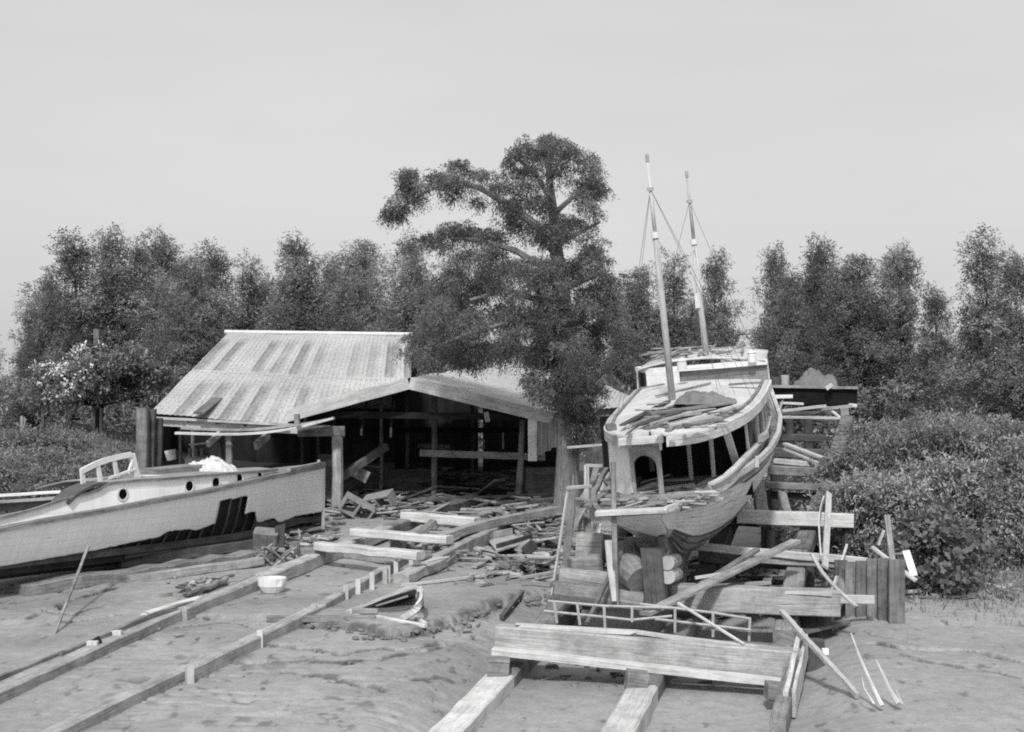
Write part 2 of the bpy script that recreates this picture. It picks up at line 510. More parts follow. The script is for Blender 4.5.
def ground_heights(X, Y, fine):
    Yc = np.minimum(Y, 46.0); Yc = np.where(Yc < 6, 6 - (6 - Yc) * .6, Yc)
    Z = -0.35 + 0.05 * (Yc - 16)
    Z = Z + 1.5 * np.exp(-((X + 15.0) / 3.2) ** 2 - ((Y - 47) / 4.5) ** 2)
    ax = 0.25 * (Y - 18)
    Z = Z - 0.36 / (1 + np.exp(np.clip(-(X - ax + 1.1) * 5, -50, 50))) / (1 + np.exp(np.clip((X - ax - 4.1) * 5, -50, 50))) / (1 + np.exp(np.clip(-(Y - 15.5) * 2, -50, 50))) / (1 + np.exp(np.clip((Y - 25.0) * 1.5, -50, 50)))
    Z = Z + 0.10 * fbm(X * .45, Y * .45, 3, 3) 
    if fine:
        jx = X + 0.35 * fbm(X * 2.4, Y * 2.4, 5, 11, .72); jy = Y + 0.55 * fbm(X * 2.4, Y * 2.4, 5, 17, .72)
        Z = Z + 0.028 * fbm(X * 2.3, Y * 2.3, 4, 5, .6)
        rip = np.clip(fbm(X * .7, Y * .7, 3, 23) * 4 + .1, 0, 1) * np.clip((25 - Y) / 4, 0, 1) * np.clip((1 - X) / 2, 0, 1)
        rw = fbm(X * 1.8 + 3 * fbm(X * .6, Y * .6, 2, 8), Y * 7.5, 3, 31, .6)
        Z = Z - 0.055 * np.clip(rw - .04, 0, 1) * rip * 4.5
        for pts, dep, wd in CRACKS:
            d, sg = seg_dist(jx, jy, pts)
            Z = Z - dep * 2.2 * np.exp(-(d / (wd * .6)) ** 2) + np.where(sg > 0, dep * .35, 0) * np.exp(-(d / .5) ** 2)
        d, sg = seg_dist(jx, jy, LEDGE)
        Z = Z + 0.12 * np.where(sg > 0, np.exp(-(d / 1.3) ** 2), 0) - 0.05 * np.exp(-(d / .07) ** 2)
        rr = np.clip((X - 4) / 2, 0, 1) * np.clip((Y - 21) / 3, 0, 1)
        Z = Z + rr * 0.10 * fbm(X * 1.2, Y * 1.2, 4, 41, .65)
    return Z

def sheet(x0, x1, nx, y0, y1, ny, fine, mb, hole=None):
    xs = np.linspace(x0, x1, nx); ys = np.linspace(y0, y1, ny)
    X, Y = np.meshgrid(xs, ys)
    Z = ground_heights(X, Y, fine)
    if not fine and hole:
        hx0, hx1, hy0, hy1 = hole
        inside = (X > hx0 + .3) & (X < hx1 - .3) & (Y > hy0 + .3) & (Y < hy1 - .3)
        Z = np.where(inside, Z - 0.6, Z)
    return X, Y, Z

def np_grid_mesh(name, X, Y, Z, mat):
    ny, nx = X.shape
    v = np.stack([X, Y, Z], -1).reshape(-1, 3).astype(np.float32)
    i = np.arange((ny - 1) * (nx - 1)); r = i // (nx - 1); c = i % (nx - 1)
    a = r * nx + c
    f = np.stack([a, a + 1, a + nx + 1, a + nx], -1).astype(np.int32)
    return np_mesh(name, v, f, mat)

def np_mesh(name, v, f, mat, tone=None, smooth=True):
    me = bpy.data.meshes.new(name)
    me.vertices.add(len(v)); me.vertices.foreach_set('co', v.astype(np.float32).ravel())
    k = f.shape[1]
    me.loops.add(f.size); me.loops.foreach_set('vertex_index', f.astype(np.int32).ravel())
    me.polygons.add(len(f)); me.polygons.foreach_set('loop_start', np.arange(0, f.size, k, dtype=np.int32))
    me.polygons.foreach_set('loop_total', np.full(len(f), k, dtype=np.int32))
    if smooth: me.polygons.foreach_set('use_smooth', np.ones(len(f), dtype=bool))
    if tone is not None:
        at = me.attributes.new('tone', 'FLOAT', 'FACE'); at.data.foreach_set('value', tone.astype(np.float32))
    me.materials.append(mat); me.update(calc_edges=True); me.validate()
    return me

def mud_material():
    m, t, b = nt('mud')
    o = coord(t, 'Object')
    sep = t.nodes.new("ShaderNodeSeparateXYZ"); t.links.new(o, sep.inputs[0])
    n1 = noise_n(t, o, 0.55, 5, 0.6)
    n2 = noise_n(t, o, 5.0, 6, 0.7)
    n3 = noise_n(t, o, 38.0, 4, 0.75)
    n4 = noise_n(t, mapping(t, o, (3.2, 4.0, 1)), 1.0, 6, 0.75, 0.8)
    c = math_n(t, 'MULTIPLY', ramp(t, n1, [(0.3, 0.27), (0.7, 0.34)]), ramp(t, n2, [(0.3, 0.78), (0.65, 1.1)]))
    c = math_n(t, 'MULTIPLY', c, ramp(t, n3, [(0.25, 0.72), (0.55, 1.05)]))
    c = math_n(t, 'MULTIPLY', c, ramp(t, n4, [(0.26, 0.82), (0.40, 1.0)]))
    # grassy earth beyond the yard
    far = ramp(t, math_n(t, 'MULTIPLY_ADD', math_n(t, 'ADD', sep.outputs[1], math_n(t, 'MULTIPLY', n1, 6.0)), 0.02, 0), [(0.80, 0.0), (0.90, 1.0)])
    c = mix(t, far, c, math_n(t, 'MULTIPLY', n2, 0.22))
    wa = t.nodes.new("ShaderNodeAttribute"); wa.attribute_name = 'wet'  # painted shade of cracks and hollows, plus random blotches
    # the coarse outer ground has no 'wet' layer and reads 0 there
    no_layer = math_n(t, 'LESS_THAN', wa.outputs['Fac'], 0.001)
    wv = math_n(t, 'ADD', wa.outputs['Fac'], no_layer)
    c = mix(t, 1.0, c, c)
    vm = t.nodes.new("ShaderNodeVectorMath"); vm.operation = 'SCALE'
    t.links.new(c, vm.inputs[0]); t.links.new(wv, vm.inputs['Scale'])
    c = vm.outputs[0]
    t.links.new(c, b.inputs['Base Color'])
    b.inputs['Roughness'].default_value = 0.62
    b.inputs['Specular IOR Level'].default_value = 0.3
    h = math_n(t, 'ADD', math_n(t, 'MULTIPLY', n2, 1.0), math_n(t, 'ADD', math_n(t, 'MULTIPLY', n3, 0.35), math_n(t, 'MULTIPLY', n4, 0.8)))
    bump(t, h, 0.35, 0.04, b)
    return m
MUD = mud_material()
FX0, FX1, FY0, FY1 = -13.0, 12.0, 13.0, 37.0
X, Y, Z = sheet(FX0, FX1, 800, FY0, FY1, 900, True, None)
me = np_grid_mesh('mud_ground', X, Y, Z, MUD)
shade_blotch_m = np.ones(X.shape)  # shade in cracks, ledge face and ripples painted as darker mud; random blotches too
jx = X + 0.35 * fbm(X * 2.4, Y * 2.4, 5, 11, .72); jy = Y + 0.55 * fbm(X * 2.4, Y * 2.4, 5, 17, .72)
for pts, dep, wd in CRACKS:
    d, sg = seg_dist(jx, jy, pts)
    shade_blotch_m *= 1 - .72 * np.clip(1.5 - d / (wd * 1.1 * np.clip(.7 + 2.6 * fbm(X * 3, Y * 3, 2, 61), .12, 1.5)), 0, 1) * np.clip(.5 + dep * 12, 0, 1)
    shade_blotch_m *= 1 - .10 * np.exp(-(d / .6) ** 2) * (sg < 0)
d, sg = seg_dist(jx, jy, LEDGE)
shade_blotch_m *= 1 - .7 * np.exp(-(d / .13) ** 2) * np.clip(.6 + 3 * fbm(X * 5, Y * 5, 2, 62), .2, 1)
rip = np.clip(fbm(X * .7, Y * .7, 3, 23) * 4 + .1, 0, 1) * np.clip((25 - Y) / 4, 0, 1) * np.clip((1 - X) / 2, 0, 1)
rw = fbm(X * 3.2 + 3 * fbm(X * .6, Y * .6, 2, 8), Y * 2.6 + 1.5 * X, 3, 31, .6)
shade_blotch_m *= 1 - .5 * np.clip((rw - .13) * 12, 0, 1) * rip
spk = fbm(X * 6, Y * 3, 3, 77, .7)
shade_blotch_m *= 1 - .40 * np.clip((spk - .20) * 12, 0, 1)
shade_blotch_m *= 1 - .28 * np.clip(fbm(X * .35, Y * .5, 4, 91) * 3, 0, 1)
at_ = me.attributes.new('wet', 'FLOAT', 'POINT'); at_.data.foreach_set('value', shade_blotch_m.astype(np.float32).ravel())
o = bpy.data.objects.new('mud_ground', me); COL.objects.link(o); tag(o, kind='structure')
xs = np.concatenate([[-900, -400, -180, -90], np.linspace(-50, 50, 130), [90, 180, 400, 900]])
ys = np.concatenate([[-60, -20, 0, 8], np.linspace(12.0, 70, 100), [85, 120, 200, 400, 900, 2400]])
Xc, Yc = np.meshgrid(xs, ys)
Zc = ground_heights(Xc, Yc, False)
ins = (Xc > FX0 + .9) & (Xc < FX1 - .9) & (Yc > FY0 + .7) & (Yc < FY1 - .7)
Zc = np.where(ins, Zc - .5, Zc - .02)
me = np_grid_mesh('ground', Xc, Yc, Zc, MUD)
o = bpy.data.objects.new('ground', me); COL.objects.link(o); tag(o, kind='structure')

# far hazy bank at the horizon
mb = MB()
rows = []
for z in (0.5, 1):
    rows.append([Vector((x, 420 + 10 * math.sin(x * .01), 1.1 + (0 if z < 1 else 3.2 + 1.6 * noise.noise(Vector((x * .02, 0, 0)))))) for x in range(-500, 501, 12)])
mb.grid(rows)
FARM = plain('far_bank', 0.28, 0.1, 0.05, 1.0, 0.0, 0.0)
tag(mb.build('far_bank', FARM), kind='structure')

# ------------------------------------------------------------------ foliage
def leaves(name, twig_p, twig_d, L, K, size, aspect, mat, droop=0.0, spread=0.7, seed=1, tone_c=None, flat=0.0, parent=None, tv=(.65, 1.25)):
    """twig_p (n,3) origins, twig_d (n,3) directions; K leaves along each twig of length L"""
    g = np.random.default_rng(seed)
    n = len(twig_p)
    twig_d = twig_d / np.maximum(np.linalg.norm(twig_d, axis=1, keepdims=True), 1e-6)
    f = (np.arange(K) + .5) / K
    Ls = L * g.uniform(.6, 1.3, (n, 1))
    pos = twig_p[:, None, :] + twig_d[:, None, :] * (Ls[:, :, None] * f[None, :, None])
    pos[:, :, 2] -= droop * (Ls * f[None, :] ** 2)
    pos = pos.reshape(-1, 3)
    d = np.repeat(twig_d, K, axis=0)
    rnd = g.normal(size=(n * K, 3))
    side = np.cross(d, rnd); side /= np.maximum(np.linalg.norm(side, axis=1, keepdims=True), 1e-6)
    ax = d * .6 + side * spread + g.normal(size=(n * K, 3)) * .25; ax[:, 2] -= droop * .8
    ax /= np.linalg.norm(ax, axis=1, keepdims=True)
    nr = g.normal(size=(n * K, 3)); nr[:, 2] = nr[:, 2] * (1 - flat) + flat * 3
    wv = np.cross(ax, nr); wv /= np.maximum(np.linalg.norm(wv, axis=1, keepdims=True), 1e-6)
    ln = size * g.uniform(.6, 1.35, (n * K, 1)); wd = ln * aspect
    pos += g.normal(size=pos.shape) * size * .25
    v = np.stack([pos, pos + ax * ln * .5 + wv * wd * .5, pos + ax * ln, pos + ax * ln * .5 - wv * wd * .5], 1).reshape(-1, 3)
    fc = np.arange(n * K * 4).reshape(-1, 4)
    tone = g.uniform(tv[0], tv[1], n * K)
    if tone_c is not None: tone *= np.repeat(tone_c, K)
    me = np_mesh(name, v, fc, mat, tone, smooth=False)
    return me

def obj_from(me, name, parent=None, loc=(0, 0, 0)):
    o = bpy.data.objects.new(name, me); COL.objects.link(o)
    if parent is not None: o.parent = parent
    o.location = loc
    return o

def clump_twigs(centres, radii, per, g, up=0.25, flatz=1.0):
    """twigs radiating inside each clump"""
    C = np.repeat(np.array(centres), per, axis=0); r = np.repeat(np.array(radii), per)[:, None]
    d = g.normal(size=C.shape); d /= np.linalg.norm(d, axis=1, keepdims=True)
    rr = g.uniform(.15, 1, (len(C), 1)) ** .5
    off = d * r * rr; off[:, 2] *= flatz
    dd = d + np.array([0, 0, up]) + g.normal(size=C.shape) * .35
    return C + off, dd

def make_bg_tree(seed, H, Rm, prof, nl=62, size=.115, per=30, mat=None, droop=.25):
    g = np.random.default_rng(seed); random.seed(seed)
    tr = MB()
    cs = []; rs = []; tn = []
    nlead = int(g.integers(3, 6)) if Rm > 1.6 else 1
    fork = H * g.uniform(.14, .26)
    tr.tube([Vector((0, 0, -.3)), Vector((.05, 0, fork * .5)), Vector((0, .05, fork + .1))], [.2, .16, .13], 7, jit=.08)
    for li in range(nlead):
        az = li * 6.283 / nlead + g.uniform(-.5, .5)
        hh_ = H * (1.0 if li == 0 else g.uniform(.62, .93)); out = (0.1 if nlead == 1 else g.uniform(.12, .30) * (0.3 if li == 0 else 1)) * Rm
        path = []
        for q in range(8):
            f = q / 7
            path.append(Vector((math.cos(az) * out * f ** .8 + g.normal() * .06, math.sin(az) * out * f ** .8 + g.normal() * .06, fork + (hh_ - fork) * f)))
        tr.tube([Vector((0, 0, fork * .8))] + path[1:], [.10 * (1 - q / 7.5) + .008 for q in range(8)], 6, jit=.05)
        nb = int(nl * (1.0 if nlead == 1 else .42) * (hh_ / H))
        for i in range(nb):
            h = (i + g.uniform(0, 1)) / nb
            f = h * .99; k = min(6, int(f * 7)); st = path[k].lerp(path[k + 1], f * 7 - k)
            a2 = i * 2.4 + g.uniform(-.6, .6); el = g.uniform(.25, .95)
            ln = Rm * (1.15 if nlead > 1 else 1.0) * prof(.12 + .88 * h) * g.uniform(.4, 1.15)
            dv = Vector((math.cos(a2) * math.cos(el), math.sin(a2) * math.cos(el), math.sin(el)))
            pts = [st + dv * (ln * q / 3) + Vector((0, 0, -.16 * ln * (q / 3) ** 2)) for q in range(4)]
            tr.tube(pts, [.022, .016, .01, .005], 3, cap=False)
            tb = g.uniform(.55, 1.35)
            for q in (1, 2, 3):
                if g.uniform() < .13: continue
                cs.append(tuple(pts[q] + Vector(g.normal(size=3) * .14))); rs.append(g.uniform(.18, .46)); tn.append(tb * g.uniform(.75, 1.2))
    p, d = clump_twigs(cs, rs, per, g, up=.5, flatz=1.35)
    me = leaves('crown', p, d, .42, 8, size, .38, mat or LEAF_BG, droop=droop, seed=seed, tone_c=np.repeat(np.array(tn), per))
    return tr, me

def prof_oval(f): return max(.12, math.sin(math.pi * min(1, (f * .92 + .12))) ** .7)
def prof_cone(f): return max(.08, (1 - f) ** .65 * 1.15) if f > .12 else .6
def prof_vase(f): return max(.12, math.sin(math.pi * min(1, f ** 1.25 * .95 + .03)) ** .8)
def prof_thin(f): return 0.12 if f < .55 else max(.1, math.sin(math.pi * (f - .5) / .52) ** .6) * .8

VAR = []
for i, (H, Rm, pf, nl) in enumerate([(9.5, 2.2, prof_oval, 84), (9.5, 1.8, prof_cone, 80), (9.5, 2.3, prof_vase, 88), (9.5, 1.7, prof_cone, 74), (9.5, 1.5, prof_thin, 44), (9.5, 2.1, prof_cone, 84), (9.5, 1.9, prof_oval, 80)]):
    tr, me = make_bg_tree(100 + i, H, Rm, pf, nl)
    VAR.append((tr, me, H))
trunk_meshes = []
for tr, me, H in VAR:
    tmp = tr.build('trunk', W_BARK_D, loc=(0, 0, 0)); trunk_meshes.append(tmp.data); bpy.data.objects.remove(tmp)

def bg_tree(px, ytop, Y, var, wscale, label, group='trees standing behind the yard'):
    top = P(px, ytop, Y); gz = ground_z(top.x, Y)
    s = (top.z - gz) / (VAR[var][2] * 1.0)
    e = thing('willow_tree', label, 'tree', (top.x, Y, gz), group)
    e.scale = (s * wscale, s * wscale, s)
    e.rotation_euler = (0, 0, (px * 1.7) % 6.28)
    a = obj_from(trunk_meshes[var], 'trunk', e); b = obj_from(VAR[var][1], 'crown', e)
    return e

TREES = [
    (-15, 330, 60, 2, 1.1, 'low spreading tree at the extreme left edge of the picture, behind weeds'),
    (33, 300, 58, 3, 1.1, 'short shaggy tree at the left edge, lower than the two tall trees beside it'),
    (77, 240, 60, 1, 1.25, 'tall pointed willow, first of the tall trees from the left'),
    (50, 278, 57, 0, .8, 'narrow tree leaning out left of the first tall pointed willow'),
    (112, 233, 62, 2, 1.05, 'tallest full willow at the left, right above the layered tree with blossoms'),
    (140, 247, 64, 0, .95, 'dark rounded willow between the tallest left tree and the pale pointed one'),
    (165, 238, 61, 3, 1.15, 'pale feathery pointed willow above the lower left roof slope'),
    (187, 262, 58, 2, .95, 'bushy willow filling the space left of the roof ridge'),
    (217, 250, 62, 1, 1.15, 'willow with a single sharp tip just left of the roof ridge end'),
    (248, 262, 64, 3, 1.0, 'willow with a narrow tip directly behind the left end of the roof ridge'),
    (268, 280, 66, 0, .9, 'lowest gap tree behind the left third of the roof ridge'),
    (298, 242, 62, 0, 1.15, 'broad tall willow behind the middle of the roof ridge'),
    (335, 262, 66, 3, 1.0, 'slim willow between the broad middle tree and the tree with a forked top'),
    (362, 246, 62, 2, .95, 'willow with a forked top behind the right half of the roof ridge'),
    (345, 285, 58, 0, .95, 'low full tree just over the right part of the roof ridge'),
    (412, 240, 56, 0, .95, 'soft pale willow partly hidden by the left side of the big cypress'),
    (452, 262, 54, 2, .9, 'willow hidden mostly behind the middle of the big cypress'),
    (640, 268, 60, 1, 1.05, 'pale willow just right of the big cypress, left of the taller mast'),
    (618, 300, 56, 0, .9, 'low willow squeezed between the big cypress and the small hut roof'),
    (672, 260, 60, 3, 1.1, 'willow standing between the two masts'),
    (714, 257, 58, 1, .85, 'dark pointed willow just right of the shorter mast'),
    (695, 300, 62, 0, 1.0, 'lower tree behind the foot of the shorter mast'),
    (777, 250, 60, 2, .85, 'first willow of the right-hand group, over the raised wheelhouse'),
    (792, 275, 56, 0, .9, 'shorter tree in front of the right-hand pair, above the tarpaulin heap'),
    (816, 243, 62, 0, 1.05, 'highest willow of the right-hand group'),
    (857, 260, 58, 2, 1.15, 'broad round willow in the middle of the right-hand group'),
    (880, 300, 60, 3, 1.0, 'willow filling the right shoulder of the broad round one'),
    (903, 252, 57, 4, 1.0, 'slender tree with a bare thin stem and a small tuft of crown'),
    (937, 290, 56, 3, 1.1, 'low pale willow right of the bare-stemmed slender tree'),
    (985, 238, 50, 3, 1.15, 'tall airy willow near the right edge with sky showing through'),
    (1018, 258, 47, 1, 1.2, 'willow cut off by the right edge of the picture'),
    (742, 360, 66, 0, .5, 'small tree low in the gap between the masts and the right-hand group'),
]
for i_, a in enumerate(TREES):
    v_ = a[3] if a[3] == 4 or i_ % 2 else (5 if a[3] in (1, 3) else 6)
    bg_tree(a[0], a[1] + 5, a[2], v_, a[4], a[5])

# brush under the trees: nobody could count it
def brush(name, label, spots, size, mat, seed, K=6, L=.3, droop=.2, asp=.35, flat=0.0, up=.5):
    g = np.random.default_rng(seed)
    cs = []; rs = []
    for (x, y, z, r) in spots:
        cs.append((x, y, z)); rs.append(r)
    per = 22
    p, d = clump_twigs(cs, rs, per, g, up=up)
    keep = p[:, 2] > -1
    me = leaves(name, p[keep], d[keep], L, K, size, asp, mat, droop=droop, seed=seed, flat=flat, tone_c=np.repeat(g.uniform(.6, 1.3, len(cs)), per)[keep])
    o = obj_from(me, name)
    return o
g = np.random.default_rng(5)
sp = []
for i in range(620):
    px = g.uniform(-60, 900); Y = g.uniform(53, 66); q = P(px, 398, Y); h = g.uniform(.2, 3.0) ** .95
    sp.append((q.x, Y, ground_z(q.x, Y) + h, g.uniform(.45, .8)))
for i in range(90):
    px = g.uniform(985, 1120); Y = g.uniform(46, 60); q = P(px, 398, Y); h = g.uniform(.2, 2.6)
    sp.append((q.x, Y, ground_z(q.x, Y) + h, g.uniform(.45, .8)))
tag(brush('undergrowth', 'brush', sp, .24, LEAF_BG, 11), 'dense dark undergrowth filling the foot of the tree line', 'undergrowth', kind='stuff')
# far-off belt of marsh scrub
sp = []
for i in range(420):
    x = g.uniform(-70, 75); Y = g.uniform(75, 95)
    sp.append((x, Y, 1.1 + g.uniform(.1, 1.6) * (0.55 if 24 < x < 34 else 1.5), g.uniform(.6, 1.2)))
tag(brush('far_scrub', 'scrub', sp, .42, LEAF_BG, 12), 'low marsh scrub far off between the trees', 'scrub', kind='stuff')

# ---- the big cypress beside the shed
cb = G(567, 527); cb = Vector((cb.x, cb.y, ground_z(cb.x, cb.y)))
YC = cb.y
cy = thing('cypress_tree', 'big dark cypress with a long limb reaching left, standing between shed and stranded boat', 'tree', cb)
random.seed(21); g = np.random.default_rng(21)
def CP(px, py, dy=0): return P(px, py, YC + dy)
tr = MB()
spine = [CP(567, 532), CP(567, 505), CP(568, 470), CP(569, 430), CP(568, 380), CP(566, 330), CP(562, 290), CP(557, 250), CP(553, 210), CP(549, 175), CP(546, 145)]
tr.tube(spine, [.44, .33, .29, .27, .24, .21, .18, .15, .11, .07, .02], 14, jit=.07)
for k in range(9):   # buttress flutes
    a = k * .7; q = spine[0] + Vector((math.cos(a) * .32, math.sin(a) * .32, 0))
    tr.tube([q + Vector((math.cos(a) * .2, math.sin(a) * .2, -.2)), spine[1] + Vector((math.cos(a) * .25, math.sin(a) * .25, 0)), spine[2] + Vector((math.cos(a) * .17, math.sin(a) * .17, .6))], [.15, .10, .04], 6)
limbs = [
    ([(556, 255), (540, 228), (510, 205), (480, 188), (450, 180), (425, 192), (400, 210)], .11, 0),
    ([(561, 290), (545, 268), (515, 250), (480, 240), (450, 238)], .10, -.3),
    ([(551, 200), (538, 178), (520, 160), (508, 150)], .06, .2),
    ([(549, 180), (560, 160), (572, 145)], .05, .3),
    ([(553, 215), (575, 195), (597, 180)], .06, -.4),
    ([(556, 245), (580, 232), (600, 222)], .06, .5),
    ([(561, 290), (590, 278), (610, 270)], .07, -.5),
    ([(566, 325), (540, 300), (505, 290), (470, 300)], .10, -.8),
    ([(568, 345), (535, 325), (490, 325), (455, 332)], .10, .8),
    ([(572, 375), (545, 330), (530, 318), (515, 312)], .09, -1.0),
    ([(570, 360), (548, 328), (510, 322), (465, 335), (440, 345)], .08, -1.2),
    ([(570, 360), (598, 330), (612, 320)], .08, .2),
    ([(574, 400), (600, 375), (615, 360)], .08, -.6),
    ([(575, 405), (545, 385), (520, 380)], .07, -.9),
    ([(577, 425), (598, 410), (606, 405)], .06, -.5),
    ([(572, 370), (540, 350), (480, 345), (430, 355), (415, 362)], .08, .4),
]
for pts, r, dy in limbs:
    n = len(pts)
    q = [CP(a, b, dy * min(1, 1.4 * i / n)) for i, (a, b) in enumerate(pts)]
    tr.tube(q, [r * (1 - i / n) + .012 for i in range(n)], 7, jit=.08)
tr.build('trunk', W_BARK, cy)
BL = [ # px,py,rx,ry,n,depth spread
    (545, 150, 38, 16, 26, .8), (525, 142, 20, 8, 8, .5), (575, 163, 26, 14, 16, .8), (548, 178, 30, 14, 16, .9), (590, 187, 18, 12, 13, .6), (520, 165, 14, 10, 7, .4),
    (495, 178, 22, 9, 11, .4), (470, 178, 25, 8, 15, .4), (440, 180, 24, 8, 14, .4), (414, 190, 16, 7, 12, .3), (400, 203, 13, 7, 12, .3), (393, 213, 8, 4, 6, .2), (408, 176, 6, 5, 5, .2), (458, 164, 9, 6, 4, .2), (512, 192, 22, 10, 12, .4),
    (532, 205, 24, 13, 14, .6), (578, 215, 24, 16, 18, .8), (560, 235, 35, 16, 22, 1.0), (525, 232, 26, 12, 14, .6),
    (495, 235, 25, 9, 13, .5), (462, 232, 24, 9, 13, .5), (435, 240, 14, 8, 7, .5), (482, 255, 40, 14, 26, .9),
    (592, 255, 20, 18, 16, .8), (605, 285, 16, 18, 14, .8), (560, 270, 40, 20, 34, 1.3), (515, 280, 38, 22, 34, 1.3), (465, 285, 36, 24, 34, 1.2), (435, 300, 24, 22, 18, 1.0),
    (590, 310, 28, 24, 30, 1.3), (550, 315, 36, 24, 40, 1.5), (500, 320, 40, 22, 40, 1.5), (450, 325, 36, 20, 30, 1.3), (425, 345, 22, 16, 14, 1.0), (412, 352, 9, 8, 6, .5),
    (470, 196, 28, 7, 9, .4), (508, 206, 15, 9, 7, .5), (432, 199, 18, 5, 5, .3), (515, 222, 18, 8, 8, .5), (470, 350, 36, 10, 22, 1.2), (520, 350, 36, 20, 36, 1.5), (565, 350, 36, 24, 40, 1.6), (596, 345, 20, 24, 24, 1.2), (560, 385, 38, 18, 34, 1.5), (586, 388, 17, 18, 18, 1.0),
    (580, 408, 15, 14, 14, .7), (590, 424, 12, 14, 9, .7), (540, 385, 22, 10, 10, .8), (576, 436, 12, 10, 7, .5), (568, 405, 22, 26, 22, .9), (568, 365, 26, 24, 26, 1.2), (560, 320, 30, 24, 24, 1.2), (555, 280, 26, 22, 18, 1.0), (550, 225, 18, 26, 12, .7), (612, 310, 12, 20, 12, .7), (575, 435, 14, 12, 8, .5), (470, 363, 18, 5, 5, .6), (430, 360, 12, 5, 4, .6), (578, 426, 9, 12, 6, .5),
]
cs = []; rs = []; tn = []
for (px, py, rx, ry, n, dz) in BL:
    for i in range(int(n * (1.9 if py < 262 else 1.6))):
        fr_ = 1.18 if i % 5 == 0 else 1.0
        a = g.uniform(0, 2 * math.pi); r = math.sqrt(g.uniform(0, 1)) * .86 * fr_
        if noise.noise(Vector((px + rx * r * math.cos(a), (py + ry * r * math.sin(a)) * 2.6, 0)) * .05) < (-.02 if py < 262 else -.20): continue
        q = CP(px + rx * r * math.cos(a), py + ry * r * math.sin(a), g.normal() * dz * .8)
        cs.append(tuple(q)); rs.append(g.uniform(.10, .26) * (.6 if fr_ > 1 else 1)); tn.append(g.uniform(.4, 1.55))
per = 32
p, d = clump_twigs(cs, rs, per, g, up=-.25, flatz=.36)
me = leaves('crown', p - np.array(cb), d, .18, 8, .06, .34, LEAF_CY, droop=.7, seed=31, tone_c=np.repeat(np.array(tn), per))
obj_from(me, 'crown', cy)

# ---- layered tree with pale blossoms, left
def layered_tree(px, pyb, Y, label):
    b = P(px, pyb, Y); b.z = ground_z(b.x, Y)
    e = thing('umbrella_tree', label, 'tree', b)
    g = np.random.default_rng(44); tr = MB()
    cs = []; rs = []; bl = []; blr = []
    top = P(px + 5, 352, Y)
    tr.tube([b + Vector((0, 0, -.2)), b + Vector((.1, 0, 1)), top - Vector((0, 0, .9))], [.14, .11, .05], 8)
    for k in range(64):
        a = g.uniform(0, 6.28); r = g.uniform(.2, 1.0)
        qx = px + 5 + 62 * r * math.cos(a); ry = 350 + 18 * r * r + g.uniform(0, 46) * (1 - .25 * r)
        q = P(qx, ry, Y + 1.6 * r * math.sin(a))
        tr.tube([Vector((b.x + .1, b.y, max(b.z + .8, q.z - .8))), q.lerp(Vector((b.x, b.y, q.z)), .4) + Vector((0, 0, -.1)), q], [.04, .025, .01], 4, cap=False)
        for j in range(5):
            c = q + Vector((g.uniform(-.4, .4), g.uniform(-.4, .4), g.uniform(-.03, .03)))
            cs.append(tuple(c)); rs.append(g.uniform(.2, .34))
            if qx < 95 and ry < 400 and g.uniform() < .75: bl.append(tuple(c + Vector((-.05, -.15, .1)))); blr.append(.15)
    tr.build('trunk', W_BARK_D, e)
    p, d = clump_twigs(cs, rs, 12, g, up=0, flatz=.25)
    me = leaves('crown', p - np.array(b), d, .28, 6, .17, .4, LEAF_UM, droop=.1, seed=45, flat=.75, tone_c=np.repeat(g.uniform(.5, 1.5, len(cs)), 12))
    obj_from(me, 'crown', e)
    p, d = clump_twigs(bl, blr, 9, g, up=.2, flatz=.3)
    me = leaves('blossom', p - np.array(b), d, .16, 4, .1, .8, BLOSSOM, seed=46, flat=.6)
    obj_from(me, 'blossom', e)
layered_tree(98, 425, 47, 'low flat-layered tree with pale blossom on its left side, near the leaning pole')

# ---- shrubs
def shrub(name, label, px0, pyb, Y, rx, h, mat, seed, n=60, size=.11, flat=.5, group=None, droop=.25, per=18, stems=9, asp=.35, pale=1.0, fz=.45, spr=1.0):
    b = P(px0, pyb, Y); b.z = ground_z(b.x, Y) - .05
    e = thing(name, label, 'shrub', b, group)
    g = np.random.default_rng(seed); tr = MB()
    cs = []; rs = []
    tips = []
    for k in range(stems):
        a = k * 2.4; ln = g.uniform(.4, 1)
        tip = b + Vector((math.cos(a) * rx * ln * .8, math.sin(a) * rx * ln * .7, h * g.uniform(.55, .95)))
        mid = b.lerp(tip, .5) + Vector((0, 0, h * .15))
        tr.tube([b, mid, tip], [.03, .018, .006], 5, cap=False); tips.append(tip)
    for k in range(n):
        a = g.uniform(0, 6.28); f = g.uniform(0, 1) ** .6; z = g.uniform(.08, 1)
        rr = rx * f * math.sqrt(max(.05, 1 - (z * .92) ** 2.2))
        cs.append((b.x + math.cos(a) * rr, b.y + math.sin(a) * rr * .85, b.z + h * z)); rs.append(g.uniform(.16, .34))
    tr.build('stem', W_BARK_D, e)
    p, d = clump_twigs(cs, [r * spr for r in rs], per, g, up=.1, flatz=fz)
    me = leaves('foliage', p - np.array(b), d, .28, 8, size, asp, mat, droop=droop, seed=seed, flat=flat, tone_c=np.repeat(g.uniform(.5, 1.45, len(cs)) * pale, per), tv=(.85, 1.12))
    obj_from(me, 'foliage', e)
    return e
RG = 'feathery shrubs right of the slipway'
